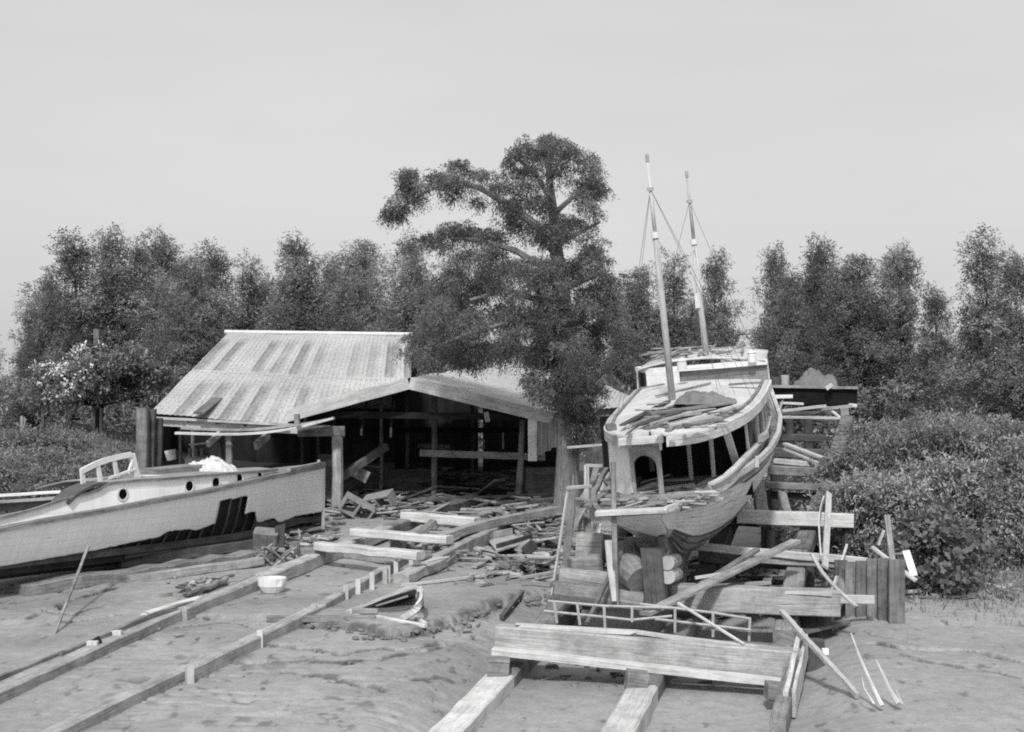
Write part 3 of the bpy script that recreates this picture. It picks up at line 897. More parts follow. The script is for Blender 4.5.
for i, (px, pyb, Y, rx, h, n, lab) in enumerate([
    (895, 455, 36, 2.0, 1.5, 150, 'feathery shrub at the upper end of the shrub bank, below the dark timber wall'),
    (960, 465, 35, 2.0, 1.7, 150, 'tall feathery shrub at the back, under the gap of bright sky'),
    (840, 470, 34, 1.5, .9, 90, 'low feathery shrub poking through the slipway timbers'),
    (880, 500, 31, 1.7, 1.5, 150, 'feathery shrub in the middle of the shrub bank, left half'),
    (940, 510, 30.5, 1.7, 1.7, 160, 'feathery shrub in the middle of the shrub bank, right half'),
    (1000, 505, 30, 1.6, 1.8, 140, 'feathery shrub against the right edge of the picture'),
    (845, 515, 29.5, 1.1, .9, 90, 'small feathery shrub beside the crossbeam ends'),
    (880, 545, 27.5, 1.2, 1.2, 110, 'feathery shrub directly behind the upright board fence'),
    (955, 550, 28, 1.4, 1.35, 130, 'feathery shrub behind the broad-leaved bush'),
    (1000, 545, 28.5, 1.2, 1.3, 110, 'lowest feathery shrub at the right edge above the rubble'),
    (1045, 540, 28.5, 1.3, 1.6, 110, 'feathery shrub beyond the right edge of the shrub bank'),
    (815, 445, 38, 1.5, .8, 80, 'low feathery shrub under the upper slipway planks')]):
    shrub('feathery_shrub', lab, px, pyb, Y, rx * 1.05, h * 1.5, LEAF_SH, 200 + i, int(n * 1.15), .10, .85, RG, .22, stems=12, asp=.42, pale=.95, fz=.20, spr=1.7)
shrub('broadleaf_bush', 'small bush with broad round leaves right of the board fence', 935, 590, 25.0, .75, 1.35, LEAF_BR, 231, 60, .12, .2, None, .1, 9, 8, .75)
LG = 'weedy bushes behind the white boat'
for i, (px, pyb, Y, rx, h, lab) in enumerate([
    (30, 470, 38, 1.4, 1.3, 'pale weedy bush at the left edge above the loose spars'),
    (72, 462, 39, 1.3, 1.1, 'pale weedy bush behind the wheel arch of the white boat'),
    (112, 458, 40, 1.2, 1.0, 'weedy bush seen through the windscreen frame'),
    (52, 480, 34.5, 1.2, 1.2, 'nearest weedy bush left of the windscreen frame'),
    (100, 480, 35, 1.1, .9, 'low weedy bush just behind the windscreen frame'),
    (-8, 480, 35, 1.3, 1.5, 'weedy bush at the extreme left behind the loose spars'),
    (135, 462, 40, .8, .8, 'small weedy bush beside the dark shed pile'),
    (25, 455, 42.5, 1.6, 1.0, 'far weedy bush at the left edge below the tree line'),
    (128, 452, 42.5, 1.1, .7, 'low far weedy bush at the foot of the grassy bank'),
    (60, 452, 43, 1.2, .8, 'far weedy bush left of the grassy bank'),
    (-30, 452, 42, 1.6, 1.2, 'far weedy bush beyond the left edge of the bank')]):
    shrub('weedy_bush', lab, px, pyb, Y, rx, h, LEAF_WD, 260 + i, 90, .10, .2, LG, .15)

def weeds(name, label, region, n, hmin, hmax, mat, seed, wd=.018):
    g = np.random.default_rng(seed)
    P0 = []
    while len(P0) < n:
        x, y = region(g)
        P0.append((x, y, ground_z(x, y)))
    P0 = np.array(P0); h = g.uniform(hmin, hmax, n)
    d = g.normal(size=(n, 3)) * .35; d[:, 2] = 1
    sd_ = g.normal(size=(n, 3)); sd_[:, 2] = 0; sd_ /= np.linalg.norm(sd_, axis=1, keepdims=True)
    tip = P0 + d * h[:, None]; mid = P0 + d * h[:, None] * .5
    v = np.stack([P0 - sd_ * wd * .6, P0 + sd_ * wd * .6, mid + sd_ * wd, tip, mid - sd_ * wd], 1).reshape(-1, 3)
    f = np.arange(n * 5).reshape(-1, 5)
    me = np_mesh(name, v, f, mat, g.uniform(.6, 1.4, n), smooth=False)
    return tag(obj_from(me, name), label, 'weeds', kind='stuff')
weeds('grass', 'rough grass and weeds growing over the bank behind the white boat', lambda g: (g.uniform(-24, -10.6), g.uniform(36, 56)), 16000, .04, .17, LEAF_WD, 71)
weeds('grass', 'sparse grass and litter on the earth in front of the shrubs at right', lambda g: (g.normal(9.2, 1.6), g.normal(26.5, 1.5)), 9000, .03, .16, LEAF_WD, 72, .012)
weeds('grass', 'weeds growing among the upper slipway timbers', lambda g: (g.uniform(6, 14), g.uniform(29, 46)), 16000, .1, .5, LEAF_SH, 73)
# ------------------------------------------------------------------ boat shed
YF = 35.6
def GY(px, Y, h=0):  # point on the ground seen at column px, depth Y
    q = P(px, 398, Y); return Vector((q.x, Y, ground_z(q.x, Y) + h))
shed = thing('boat_shed', 'open timber boat shed with a stained metal roof and a low front gable', 'shed', GY(340, 38))
EL, RL, RR, ER = P(149, 413.5, 36.6), P(228, 333, 44), P(411, 335.5, 44), P(411, 433, 35.7)
def corr_roof(q00, q10, q11, q01, nx, ny, amp=.016, per=.155, warp=.03, seed=0):
    """q00-q10 eave, q01-q11 ridge"""
    Lx = (q10 - q00).length; Ly = (q01 - q00).length
    nrm = (q10 - q00).cross(q01 - q00).normalized()
    if nrm.z < 0: nrm = -nrm
    rows = []
    for j in range(ny + 1):
        f = j / ny; r = []
        for i in range(nx + 1):
            e = i / nx
            p = (q00.lerp(q10, e)).lerp(q01.lerp(q11, e), f)
            p = p + nrm * (amp * math.sin(2 * math.pi * e * Lx / per) + warp * noise.noise(Vector((e * Lx * .7, f * Ly * .5, seed))))
            if j == 0: p = p + (q00 - q01).normalized() * (.05 * noise.noise(Vector((round(e * Lx / .62) * 3.3, 0, seed))))
            r.append(p)
        rows.append(r)
    return rows, (lambda i, j: (Lx * j / nx, Ly * (1 - i / ny)))
mb = MB(); rows, uvf = corr_roof(EL, ER, RR, RL, 640, 30, .007, .155, .035)
LE, AP, RE = P(288, 411, YF), P(409, 377, YF), P(553, 413.5, YF)
DV = P(478, 366.5, 44) - AP
gn = (AP - LE).cross(DV).normalized()
def under_gable(i, j):
    p = rows[i][j]
    zp = LE.z - (gn.x * (p.x - LE.x) + gn.y * (p.y - LE.y)) / gn.z
    return p.z < zp - .02 and p.x > LE.x - .1
mb.grid(rows, uvf, under_gable); rf = mb.build('roof', ROOF_A, shed, smooth=True)
mb = MB().tube([RL + Vector((-.1, 0, .03)), RR + Vector((.05, 0, .03))], .07, 8)
mb.build('ridge_cap', TIN, rf)
mb = MB()
bl, br = RL + Vector((0, 7, -2.6)), RR + Vector((0, 7, -2.6))
mb.grid([[RL, RR], [bl, br]]); mb.build('back_roof', ROOF_B, shed)
# gable
LE, AP, RE = P(288, 411, YF), P(409, 377, YF), P(553, 413.5, YF)
DV = P(478, 366.5, 44) - AP
mb = MB(); rows, uvf = corr_roof(RE, RE + DV, AP + DV, AP, 90, 24, .0, .155, .06, 4)
mb.grid(rows, uvf)
mb.build('gable_roof', ROOF_B, shed, smooth=True)
mb = MB(); rows, uvf = corr_roof(LE, LE + DV, AP + DV, AP, 60, 20, .0, .155, .04, 7)
mb.grid(rows, uvf); mb.build('gable_roof', ROOF_B, shed, smooth=True)
fd = Vector((0, -.06, 0))
MB().box(LE + fd + Vector((-.02, 0, -.13)), AP + fd + Vector((0, 0, -.16)), .05, .31, ch=.05).build('fascia_board', W_LIGHT, shed)
MB().box(AP + fd + Vector((.02, 0, -.16)), RE + fd + Vector((.0, 0, -.13)), .05, .31, ch=.05).build('fascia_board', W_LIGHT, shed)
# wall hanging down at the right corner
mb = MB().box(P(532.5, 417, YF - .02), P(532.5, 461, YF - .02), .23, .05, up=(0, 1, 0)); mb.build('corner_board', PAINT_T, shed)
WP = MB(); dn = DV.normalized()
for k in range(12):
    q = P(538, 416, YF) + dn * (.16 * k * 2.2 + .1)
    WP.box(q + Vector((0, 0, -.01)), q + Vector((0, 0, -1.02 - .02 * (k % 3))), .33, .03, up=tuple(dn.cross(Vector((0, 0, 1)))), seg=2)
WP.build('hanging_wall', W_MID, shed)
# posts and beams
def post(px, pyt, pyb, Y, r, mat=W_MID, name='post', n=8, lean=0):
    b = GY(px, Y, -.1); tq = P(px + lean, pyt, Y)
    MB().tube([b, b.lerp(tq, .5) + Vector((.02, 0, 0)), tq], [r, r * .95, r * .9], n, jit=.05).build(name, mat, shed)
post(337, 436, 512, YF + .1, .15, W_MID)
post(229, 430, 475, 37.0, .10, W_MID)
post(381, 405, 500, 38, .05, W_GREY)
post(434, 392, 500, 38, .085, W_GREY)
post(517, 410, 498, 37, .085, W_GREY, lean=6)
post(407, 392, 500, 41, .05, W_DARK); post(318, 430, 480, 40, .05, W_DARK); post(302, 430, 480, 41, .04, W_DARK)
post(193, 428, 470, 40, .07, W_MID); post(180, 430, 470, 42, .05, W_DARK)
post(472, 392, 498, 43, .06, W_DARK)
def beam(x0, y0, Y0, x1, y1, Y1, wd, h, mat=W_MID, name='beam', **kw):
    MB().box(P(x0, y0, Y0), P(x1, y1, Y1), wd, h, **kw).build(name, mat, shed)
beam(298, 432, YF + .1, 345, 431, YF + .1, .14, .26, W_GREY)
beam(150, 422, 36.9, 300, 431, 36.4, .10, .17, W_LIGHT)
beam(150, 417, 37.2, 345, 436, 36.3, .08, .10, W_DARK)
beam(155, 418, 36.5, 330, 427, 35.9, .05, .07, W_LIGHT)
beam(340, 478, 36.2, 386, 447, 37.5, .16, .2, W_GREY, name='brace')
beam(420, 453, 38, 545, 457, 37.6, .1, .19, W_MID)
beam(418, 446, 42, 450, 447, 42, .1, .14, W_GREY)
beam(352, 465, 38.2, 381, 467, 38, .05, .06, W_GREY)
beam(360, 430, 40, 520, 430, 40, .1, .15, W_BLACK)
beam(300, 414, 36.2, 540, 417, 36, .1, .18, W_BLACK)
for k in range(7):   # rafters
    f = (k + .4) / 7
    a = LE.lerp(AP, .02) + DV * f + Vector((0, 0, -.12)); c = AP + DV * f + Vector((0, 0, -.12)); d = RE + DV * f + Vector((0, 0, -.12))
    MB().box(a, c, .06, .13).build('rafter', W_DARK, shed); MB().box(c, d, .06, .13).build('rafter', W_DARK, shed)
for k in range(9):
    f = (k + .3) / 9
    MB().box(EL.lerp(ER, f) + Vector((0, .2, -.1)), RL.lerp(RR, f) + Vector((0, 0, -.12)), .06, .13).build('rafter', W_DARK, shed)
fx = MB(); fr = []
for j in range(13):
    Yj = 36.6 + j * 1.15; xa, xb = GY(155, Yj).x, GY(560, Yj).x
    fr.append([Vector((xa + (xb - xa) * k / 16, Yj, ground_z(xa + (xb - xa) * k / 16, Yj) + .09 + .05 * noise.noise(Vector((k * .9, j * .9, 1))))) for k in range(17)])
fx.grid(fr); tag(fx.build('shed_floor_shade', plain('floor_shade', .05, .4, 2.5, 1, .6, 0), smooth=True), kind='structure')  # sheet added over the mud, near black to paint the shed's inner shade
# back and side walls, inner shade painted into their near-black colour
def wall(pa, pb, ztop, name, mat, boards=26, gaps=()):
    mb = MB()
    for k in range(boards):
        if k in gaps: continue
        q = pa.lerp(pb, (k + .5) / boards); w_ = (pb - pa).length / boards
        d = (pb - pa).normalized()
        zt = ztop(q) if callable(ztop) else ztop
        mb.box(Vector((q.x, q.y, ground_z(q.x, q.y) - .1)), Vector((q.x, q.y, zt + random.uniform(-.04, .04))), w_ * 1.04, .03, up=tuple(Vector((0, 0, 1)).cross(d)), seg=1)
    return mb.build(name, mat, shed)
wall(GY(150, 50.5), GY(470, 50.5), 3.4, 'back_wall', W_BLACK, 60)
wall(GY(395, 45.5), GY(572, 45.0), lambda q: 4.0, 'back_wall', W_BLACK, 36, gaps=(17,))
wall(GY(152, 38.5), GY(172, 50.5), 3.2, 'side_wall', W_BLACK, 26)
# window edges glimmering in the back
for (x0, y0, x1, y1, wd) in [(484, 439, 484, 449, .05), (503, 431, 503, 449, .06), (484, 430, 504, 431, .05), (360.5, 417, 361.5, 419, .07)]:
    MB().box(P(x0, y0, 43), P(x1, y1, 43), wd, .03, up=(0, 1, 0), seg=1, ch=.05).build('window_trim', W_LIGHT if wd > .055 else W_MID, shed)
MB().box(P(486, 412, YF), P(488, 422, YF), .12, .03, up=(0, 1, 0), seg=1).build('gusset_board', W_MID, shed)

# dark pile at the left corner of the shed
pl = thing('timber_pile', 'cluster of dark upright timbers at the left corner of the shed', 'timber pile', GY(150, 35.5))
MB().box(GY(141.5, 35.5, -.1), P(143, 408, 35.5), .28, .28).build('timber', W_GREY, pl)
MB().box(GY(149, 35.8, -.1), P(150, 409, 35.8), .2, .3).build('timber', W_DARK, pl)
MB().box(GY(156, 36, -.1), P(157, 418, 36), .16, .3).build('timber', W_DARK, pl)

# long curved planks hanging under the eave
def ppts(lst): return [P(*a) for a in lst]
def ribbon(mb, pts, wd, h, up=(0, 0, 1)):
    for a, b in zip(pts[:-1], pts[1:]): mb.box(a, b, wd, h, up=up, seg=1, jit=0, ch=.05)
    return mb
def smooth_path(pts, n=4):
    out = []
    for i in range(len(pts) - 1):
        p0 = pts[max(0, i - 1)]; p1 = pts[i]; p2 = pts[i + 1]; p3 = pts[min(len(pts) - 1, i + 2)]
        for k in range(n):
            t_ = k / n
            out.append(.5 * ((2 * p1) + (-p0 + p2) * t_ + (2 * p0 - 5 * p1 + 4 * p2 - p3) * t_ ** 2 + (-p0 + 3 * p1 - 3 * p2 + p3) * t_ ** 3))
    out.append(pts[-1]); return out
def plank_path(mb, pts, wd, h, n=4, r_=(0, 0, 1)):
    """one continuous curved plank with rectangular section"""
    pp = smooth_path([Vector(p) for p in pts], n)
    k = random.randint(0, 997) * 10 + 5; vs = []; fs = []; uvs = []; L = 0
    for i, p in enumerate(pp):
        d = (pp[min(i + 1, len(pp) - 1)] - pp[max(0, i - 1)]).normalized()
        y = Vector(r_).cross(d).normalized(); z = d.cross(y)
        for (a, b) in ((-1, -1), (1, -1), (1, 1), (-1, 1)): vs.append(p + y * (a * wd / 2) + z * (b * h / 2))
    per = [0, wd, wd + h, 2 * wd + h, 2 * wd + 2 * h]
    for i in range(len(pp) - 1):
        l1 = L + (pp[i + 1] - pp[i]).length
        for j in range(4):
            j2 = (j + 1) % 4
            fs.append((i * 4 + j, i * 4 + j2, i * 4 + 4 + j2, i * 4 + 4 + j)); uvs.append([(L, k + per[j]), (L, k + per[j + 1]), (l1, k + per[j + 1]), (l1, k + per[j])])
        L = l1
    fs.append((3, 2, 1, 0)); uvs.append([(0, k)] * 4)
    m = (len(pp) - 1) * 4; fs.append((m, m + 1, m + 2, m + 3)); uvs.append([(L, k)] * 4)
    mb.add(vs, fs, uvs); return mb
mb = MB(); plank_path(mb, [P(176, 433, 35), P(240, 434, 35), P(290, 429, 35), P(334, 418, 35)], .3, .06)
tag(mb.build('curved_plank', W_LIGHT), 'long curved bleached plank slung under the left eave, the lower of two', 'plank', 'curved planks slung under the eave')
mb = MB(); plank_path(mb, [P(182, 428, 35.3), P(240, 430, 35.3), P(295, 425, 35.3), P(330, 419, 35.3)], .3, .06)
tag(mb.build('curved_plank', W_MID), 'long curved plank slung under the left eave, the upper of two', 'plank', 'curved planks slung under the eave')
timber('short grey board lying loose on the lower left roof slope', P(199, 417, 36.1) + Vector((0, 0, .1)), P(217, 403, 37.9) + Vector((0, 0, .12)), .3, .05, W_GREY, name='loose_board', cat='board')
timber('slanting light board end poking down under the eave right of the middle', P(256, 446, 35.3), P(268, 435, 36), .1, .22, W_MID, name='board', cat='board')
timber('slanting light board end poking down under the eave left of the middle', P(208, 444, 35.4), P(219, 434, 36), .1, .16, W_MID, name='board', cat='board')
timber('short upright block holding the curved planks under the gable end', P(297, 414, 34.7), P(297, 424.5, 34.7), .22, .12, W_MID, name='block', cat='block')
# things inside the shed
bk = MB(); bk.tube([P(170, 450, 38), P(172, 460, 38)], [.16, .13], 12)
tag(bk.build('white_bucket', WHITE), 'small white bucket hanging tilted in the dark left bay of the shed', 'bucket')
timber('thin light pole leaning in the left corner of the shed', P(155, 419, 36.7), P(160, 455, 36.7), .05, .05, W_MID, name='pole', cat='pole')
for i, (x0, y0, x1, y1, Y, lab) in enumerate([
    (213, 437, 217, 463, 38, 'upright grey board beside the stack in the left bay'),
    (219, 437, 221, 466, 38.3, 'narrow pale board standing in the left bay of the shed'),
    (352, 470, 368, 478, 37, 'tilted square panel leaning behind the thick shed post')]):
    timber(lab, P(x0, y0, Y), P(x1, y1, Y), .32 if i != 1 else .12, .04, W_GREY, name='board', cat='board', up=(0, 1, 0))
# machine in the left bay
mc = thing('old_engine', 'small rusty engine standing in the dark left bay of the shed', 'engine', GY(196, 37.6))
MB().box(P(187, 462, 37.6), P(206, 462, 37.6), .4, .25, ch=.2).build('block', IRON, mc)
for x in (190, 196, 202): MB().tube([P(x, 459, 37.6), P(x, 448, 37.6)], [.07, .05], 8).build('cylinder_head', IRON, mc)
MB().tube([P(189, 445, 37.6), P(206, 443, 37.6)], .03, 6).build('exhaust_pipe', IRON_L, mc)
# boxes in the shed
def crate(label, px, py, Y, sx, sy, sz, rz, mat=W_GREY, tilt=0.0, open_=False, group=None, name='wooden_box', cat='box'):
    c = P(px, py, Y)
    e = thing(name, label, cat, c, group)
    M = Matrix.Rotation(rz, 3, 'Z') @ Matrix.Rotation(tilt, 3, 'X')
    def q(a, b, d): return c + M @ Vector((a * sx / 2, b * sy / 2, d * sz))
    upv = M @ Vector((0, 0, 1))
    s = MB()
    for b in (-1, 1):
        s.box(q(-1, b, .5), q(1, b, .5), .025, sz, up=tuple(upv), seg=2)
    for a in (-1, 1):
        s.box(q(a, -1, .5), q(a, 1, .5), .025, sz * .99, up=tuple(upv), seg=2)
    s.build('side', mat, e)
    s = MB().box(q(-1, 0, .02), q(1, 0, .02), sy * .98, .03, up=tuple(upv), seg=1); s.build('bottom', mat, e)
    if not open_:
        s = MB()
        for k in range(3): s.box(q(-1.03, -.66 + .66 * k, 1.01), q(1.03, -.66 + .66 * k, 1.01), sy * .32, .025, up=tuple(upv), seg=2)
        s.build('lid', mat, e)
    return e
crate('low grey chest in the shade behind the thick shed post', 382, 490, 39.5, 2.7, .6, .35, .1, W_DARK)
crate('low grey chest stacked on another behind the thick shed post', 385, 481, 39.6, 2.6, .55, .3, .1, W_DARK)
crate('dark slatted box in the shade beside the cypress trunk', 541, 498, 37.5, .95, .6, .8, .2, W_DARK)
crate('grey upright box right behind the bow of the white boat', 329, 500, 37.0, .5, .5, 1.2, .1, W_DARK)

def debris(label, px0, py0, px1, py1, n, Lr, seed, name='scrap_wood', mat=W_SCRAP, h0=.0, h1=.25, wr=(.05, .16), cat='scrap', slope=.15):
    rr = random.Random(seed); mb = MB()
    for i in range(n):
        c = G(rr.uniform(px0, px1), rr.uniform(py0, py1)); c.z += rr.uniform(h0, h1) + .03
        L = rr.uniform(*Lr); a = rr.uniform(0, 3.14); e = rr.uniform(-slope, slope)
        d = Vector((math.cos(a), math.sin(a), e)) * L / 2
        mb.box(c - d, c + d, rr.uniform(*wr), rr.uniform(.02, .06), up=(rr.uniform(-.4, .4), rr.uniform(-.4, .4), 1), seg=2, ch=.1, ragged=.03)
    return tag(mb.build(name, mat), label, cat, kind='stuff')
debris('loose chips and broken wood covering the ground under the shed front', 330, 497, 445, 518, 220, (.15, .7), 1, h1=.2)
debris('broken sticks heaped left of the cypress trunk', 505, 508, 566, 545, 260, (.2, .8), 2, h1=.35, wr=(.03, .09))
debris('wood scraps strewn between the rails', 395, 530, 500, 560, 90, (.15, .7), 3, h1=.05)
debris('rubble of wood beside the cribbing of the stranded boat', 520, 545, 600, 580, 120, (.15, .6), 4, h1=.15)
debris('trash wood lying on the mud beside the broken pallet', 470, 555, 560, 600, 60, (.1, .4), 5, h1=.02)
debris('dark broken wood under the bow of the white boat', 270, 520, 340, 560, 110, (.15, .6), 6, h1=.2, mat=W_SCRAP)
debris('splinters under the upper slipway beams', 770, 470, 850, 560, 170, (.2, .9), 7, h1=.3, mat=W_DARK)
debris('chips on the earth in front of the shrubs at right', 900, 575, 1024, 600, 120, (.08, .4), 8, h1=.02, wr=(.02, .07))
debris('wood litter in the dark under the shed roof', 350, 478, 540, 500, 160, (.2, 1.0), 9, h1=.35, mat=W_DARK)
debris('splinters lying on the mud under the front slipway beam', 540, 655, 760, 690, 60, (.06, .3), 10, h1=.0, mat=W_GREY, wr=(.02, .06))

debris('long thin broken boards tangled at the mouth of the shed', 390, 496, 560, 530, 70, (.7, 1.9), 51, h1=.3, wr=(.04, .12))
debris('thin boards and laths scattered between the rails and the cribbing', 430, 530, 600, 575, 60, (.4, 1.4), 52, h1=.15, wr=(.03, .10))
debris('laths and split boards jammed round the cribbing under the yacht', 545, 545, 700, 612, 70, (.5, 1.5), 53, h1=.4, wr=(.03, .10), mat=W_MID, slope=.35)
debris('small chips sprinkled over the mud between the rails', 150, 560, 480, 640, 70, (.05, .22), 54, h1=.0, wr=(.02, .05), mat=W_MID)

# concrete blocks and boxes under the shed front
def cblock(label, px, py, Y, rot, s=1.0):
    c = P(px, py, Y); e = thing('concrete_block', label, 'block', c, 'hollow blocks dumped beside the shed post')
    M = Matrix.Rotation(rot[0], 3, 'X') @ Matrix.Rotation(rot[1], 3, 'Y') @ Matrix.Rotation(rot[2], 3, 'Z')
    mb = MB()
    L, H, D = .8 * s, .42 * s, .4 * s
    def q(a, b, d): return c + M @ Vector((a * L / 2, b * D / 2, d * H / 2))
    for d in (-1, 1): mb.box(q(-1, 0, d * .88), q(1, 0, d * .88), D, .05, up=tuple(M @ Vector((0, 0, 1))), seg=1)
    for a in (-.94, 0, .94): mb.box(q(a, 0, -1), q(a, 0, 1), D * .98, .05, up=tuple(M @ Vector((1, 0, 0))), seg=1)
    mb.build('shell', CONC, e)
cblock('tilted hollow block lying nearest the thick shed post, two open cells facing out', 357, 508, 34.6, (.2, .55, .1))
cblock('hollow block lying behind the tilted one, beside the chips', 380, 502, 35.8, (.3, -.35, -.3))

# small hut behind
hut = thing('small_hut', 'small wooden hut with a pale metal roof behind the cypress', 'hut', GY(610, 41))
h = lambda x, y, Y: P(x, y, Y)
mb = MB(); rows, uvf = corr_roof(h(585, 410, 40.5), h(645, 404, 40.5), h(642, 402, 44), h(606, 385, 44), 60, 8, .01, .15, .02, 9)
mb.grid(rows, uvf); mb.build('roof', roof_mat('roof_metal_hut', .5, .35, .25), hut, smooth=True)
mb = MB()
for k in range(10):
    a = h(588 + k * 6, 409 - .45 * k, 40.7); mb.box(Vector((a.x, a.y, ground_z(a.x, a.y))), a + Vector((0, 0, -.04)), .17, .03, up=(0, 1, 0), seg=2)
mb.build('wall', W_GREY, hut)
for a in ((640, 376, 640, 402, 45, 'left'), (650, 374, 645, 400, 45, 'right')):
    timber(f'dark upright post behind the hut roof, the {"leaning" if a[5] == "right" else "straight"} one of two', P(a[0], a[1], 45), GY(a[2], 45), .13, .13, W_DARK, name='post', cat='post')

# leaning pole by the layered tree, other posts at left
timber('tall bare pole rising above the layered tree', GY(98, 49), P(97, 329, 49), .2, .2, W_GREY, name='pole', cat='pole')
for i, (x, yb, yt, Y, lab) in enumerate([(43, 432, 408, 44, 'dark stump post in the weeds left of the grassy bank'), (101, 422, 400, 46.5, 'pale fence post under the layered tree, the right one of two'), (94, 422, 404, 46.5, 'pale fence post under the layered tree, the left one of two'), (22, 425, 408, 45, 'pale stump post near the left edge')]):
    timber(lab, GY(x, Y, -.1), P(x, yt + 8, Y), .09, .09, W_DARK if i == 0 else W_MID, name='fence_post', cat='post')
# ================================================================== white cabin boat, left
B0 = G(322, 531); B0.z = gbase(B0.y) - .02
B1 = G(-60, 600)
da = Vector((B1.x - B0.x, B1.y - B0.y, 0)).normalized()
na = Vector((-da.y, da.x, 0))
if na.y > 0: na = -na
# x axis = towards the stern, y axis chosen right-handed with z up
ya = Vector((0, 0, 1)).cross(da)
sgn = 1 if ya.dot(na) > 0 else -1
FA = Matrix(((da.x, ya.x, 0, B0.x), (da.y, ya.y, 0, B0.y), (da.z, ya.z, 1, B0.z), (0, 0, 0, 1)))
def LA(s, n, u): return Vector((s, sgn * n, u + .17 * min(0, n)))
FAi = FA.inverted()
def A_px(px, py, n):
    """boat-A local s,u where the ray through a pixel meets the plane at half-breadth n"""
    d = (FAi.to_3x3() @ ray(px, py)); c = FAi @ CAM
    k = (sgn * n - c.y) / d.y
    q = c + d * k
    return q.x, q.z
boatA = thing('cabin_boat', 'white cabin boat with round portholes and a rotted bottom, aground before the shed', 'boat', None, frame=FA)
SEND = 10.5
def lerp_tab(tab, x):
    for (a, b), (c, d) in zip(tab[:-1], tab[1:]):
        if x <= c: return b + (d - b) * max(0, (x - a)) / (c - a)
    return tab[-1][1]
def cub(tab, x):   # smoothed table lookup
    return (lerp_tab(tab, x - .25) + lerp_tab(tab, x) + lerp_tab(tab, x + .25)) / 3
bA = [(0, .03), (.5, .25), (1, .45), (2, .8), (3, 1.05), (4, 1.2), (6, 1.3), (8, 1.25), (10.5, 1.05)]
def bAf(s): return lerp_tab(bA, s)
# sheer and bottom edges read at the side of the hull
shp = [(320, 466.5), (300, 470), (270, 476), (230, 485), (200, 492), (160, 499), (120, 507), (80, 514), (40, 521), (14, 526), (-40, 537)]
uS = []
for (px, py) in shp:
    n = 0.5
    for _ in range(8):
        s, u = A_px(px, py, n); n = bAf(max(0, s))
    uS.append((s, u))
uS = [(0, uS[0][1] + .02)] + uS[1:]
def uSf(s): return lerp_tab(uS, s)
bot = [(320, 512), (300, 516), (285, 523), (278, 518), (262, 523), (258, 512), (253, 512), (220, 523), (200, 531), (195, 529), (186, 530), (172, 531), (165, 537), (140, 542), (110, 549), (60, 558), (14, 566), (-40, 573)]
uB = []
for (px, py) in bot:
    n = .5
    for _ in range(8):
        s, u = A_px(px, py, n); n = bAf(max(0, s)) * .93
    uB.append((max(s, 0), u))
def uBf(s): return lerp_tab(uB, s) if s > .02 else uB[0][1]
def secA(s, u):
    """half breadth at height u"""
    us = uSf(s); f = max(0, min(1, u / us)); b = bAf(s)
    k = .22 + .16 * max(0, 1 - s / 3)
    return b * (f ** k) if f > 0 else 0.02
ns = 150; nv = 26
rows = []; 
for i in range(ns + 1):
    s = SEND * i / ns; us = uSf(s); ub = uBf(s) + .018 * noise.noise(Vector((s * 9, 0, 3)))
    rows.append([LA(s, secA(s, ub + (us - ub) * j / nv) + .004, ub + (us - ub) * j / nv) for j in range(nv + 1)])
def uvA(i, j): return (SEND * i / ns, (rows[i][j].z))
# cut-out in the planking
c0 = A_px(218, 500, 1.1); c1 = A_px(250, 495, 1.1); c2 = A_px(253, 512, 1.1)
def skipA(i, j):
    s = SEND * (i + .5) / ns; p = rows[i][j]
    if c1[0] < s < c0[0]:
        f = (s - c1[0]) / (c0[0] - c1[0]); top = c1[1] + (c0[1] - c1[1]) * f - .02
        if p.z < top: return True
    return False
mb = MB().grid(rows, uvA, skipA)
hull = mb.build('hull', PAINT_W, boatA, smooth=True, solid=.03)
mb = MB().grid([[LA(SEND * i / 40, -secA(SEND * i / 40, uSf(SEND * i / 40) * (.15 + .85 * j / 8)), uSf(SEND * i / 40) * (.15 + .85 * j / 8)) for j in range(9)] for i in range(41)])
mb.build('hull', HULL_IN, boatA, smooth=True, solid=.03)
# interior of the near side, frames and bottom strakes
mb = MB()
for i in range(31):
    s = .35 + i * .33
    pts = [LA(s, max(.02, secA(s, u_) - .07), u_) for u_ in [uSf(s) * q for q in (.02, .1, .2, .35, .55, .8, .98)]]
    o = MB().tube(pts, .028, 4).build('rib', W_DARK, boatA)
inn = MB().grid([[LA(SEND * i / 60, max(.0, secA(SEND * i / 60, uSf(SEND * i / 60) * q) - .14), uSf(SEND * i / 60) * q) for q in (.0, .08, .2, .4, .6, .8, .97)] for i in range(61)])
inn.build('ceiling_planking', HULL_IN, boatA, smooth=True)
for q, (s0, s1, f0, f1) in enumerate([(0.1, 3.0, .20, .30), (0.0, 4.4, .06, .16), (1.2, 6.5, .22, .10), (3.2, 9.8, .16, .22), (2.0, 9.8, .05, .06)]):
    pts = []
    for k in range(14):
        s = s0 + (s1 - s0) * k / 13; u_ = uSf(s) * (f0 + (f1 - f0) * k / 13)
        pts.append(LA(s, secA(s, u_) - .02, u_))
    mb = MB(); plank_path(mb, pts, .04, .13, 2); mb.build('strake', W_DARK, boatA)
MB().box(LA(-.02, 0, -.05), LA(SEND, 0, -.05), .12, .22).build('keel', W_DARK, boatA)
MB().box(LA(-.01, 0, -.05), LA(-.03, 0, uS[0][1] + .06), .07, .09, up=(1, 0, 0)).build('stem', PAINT_T, boatA)
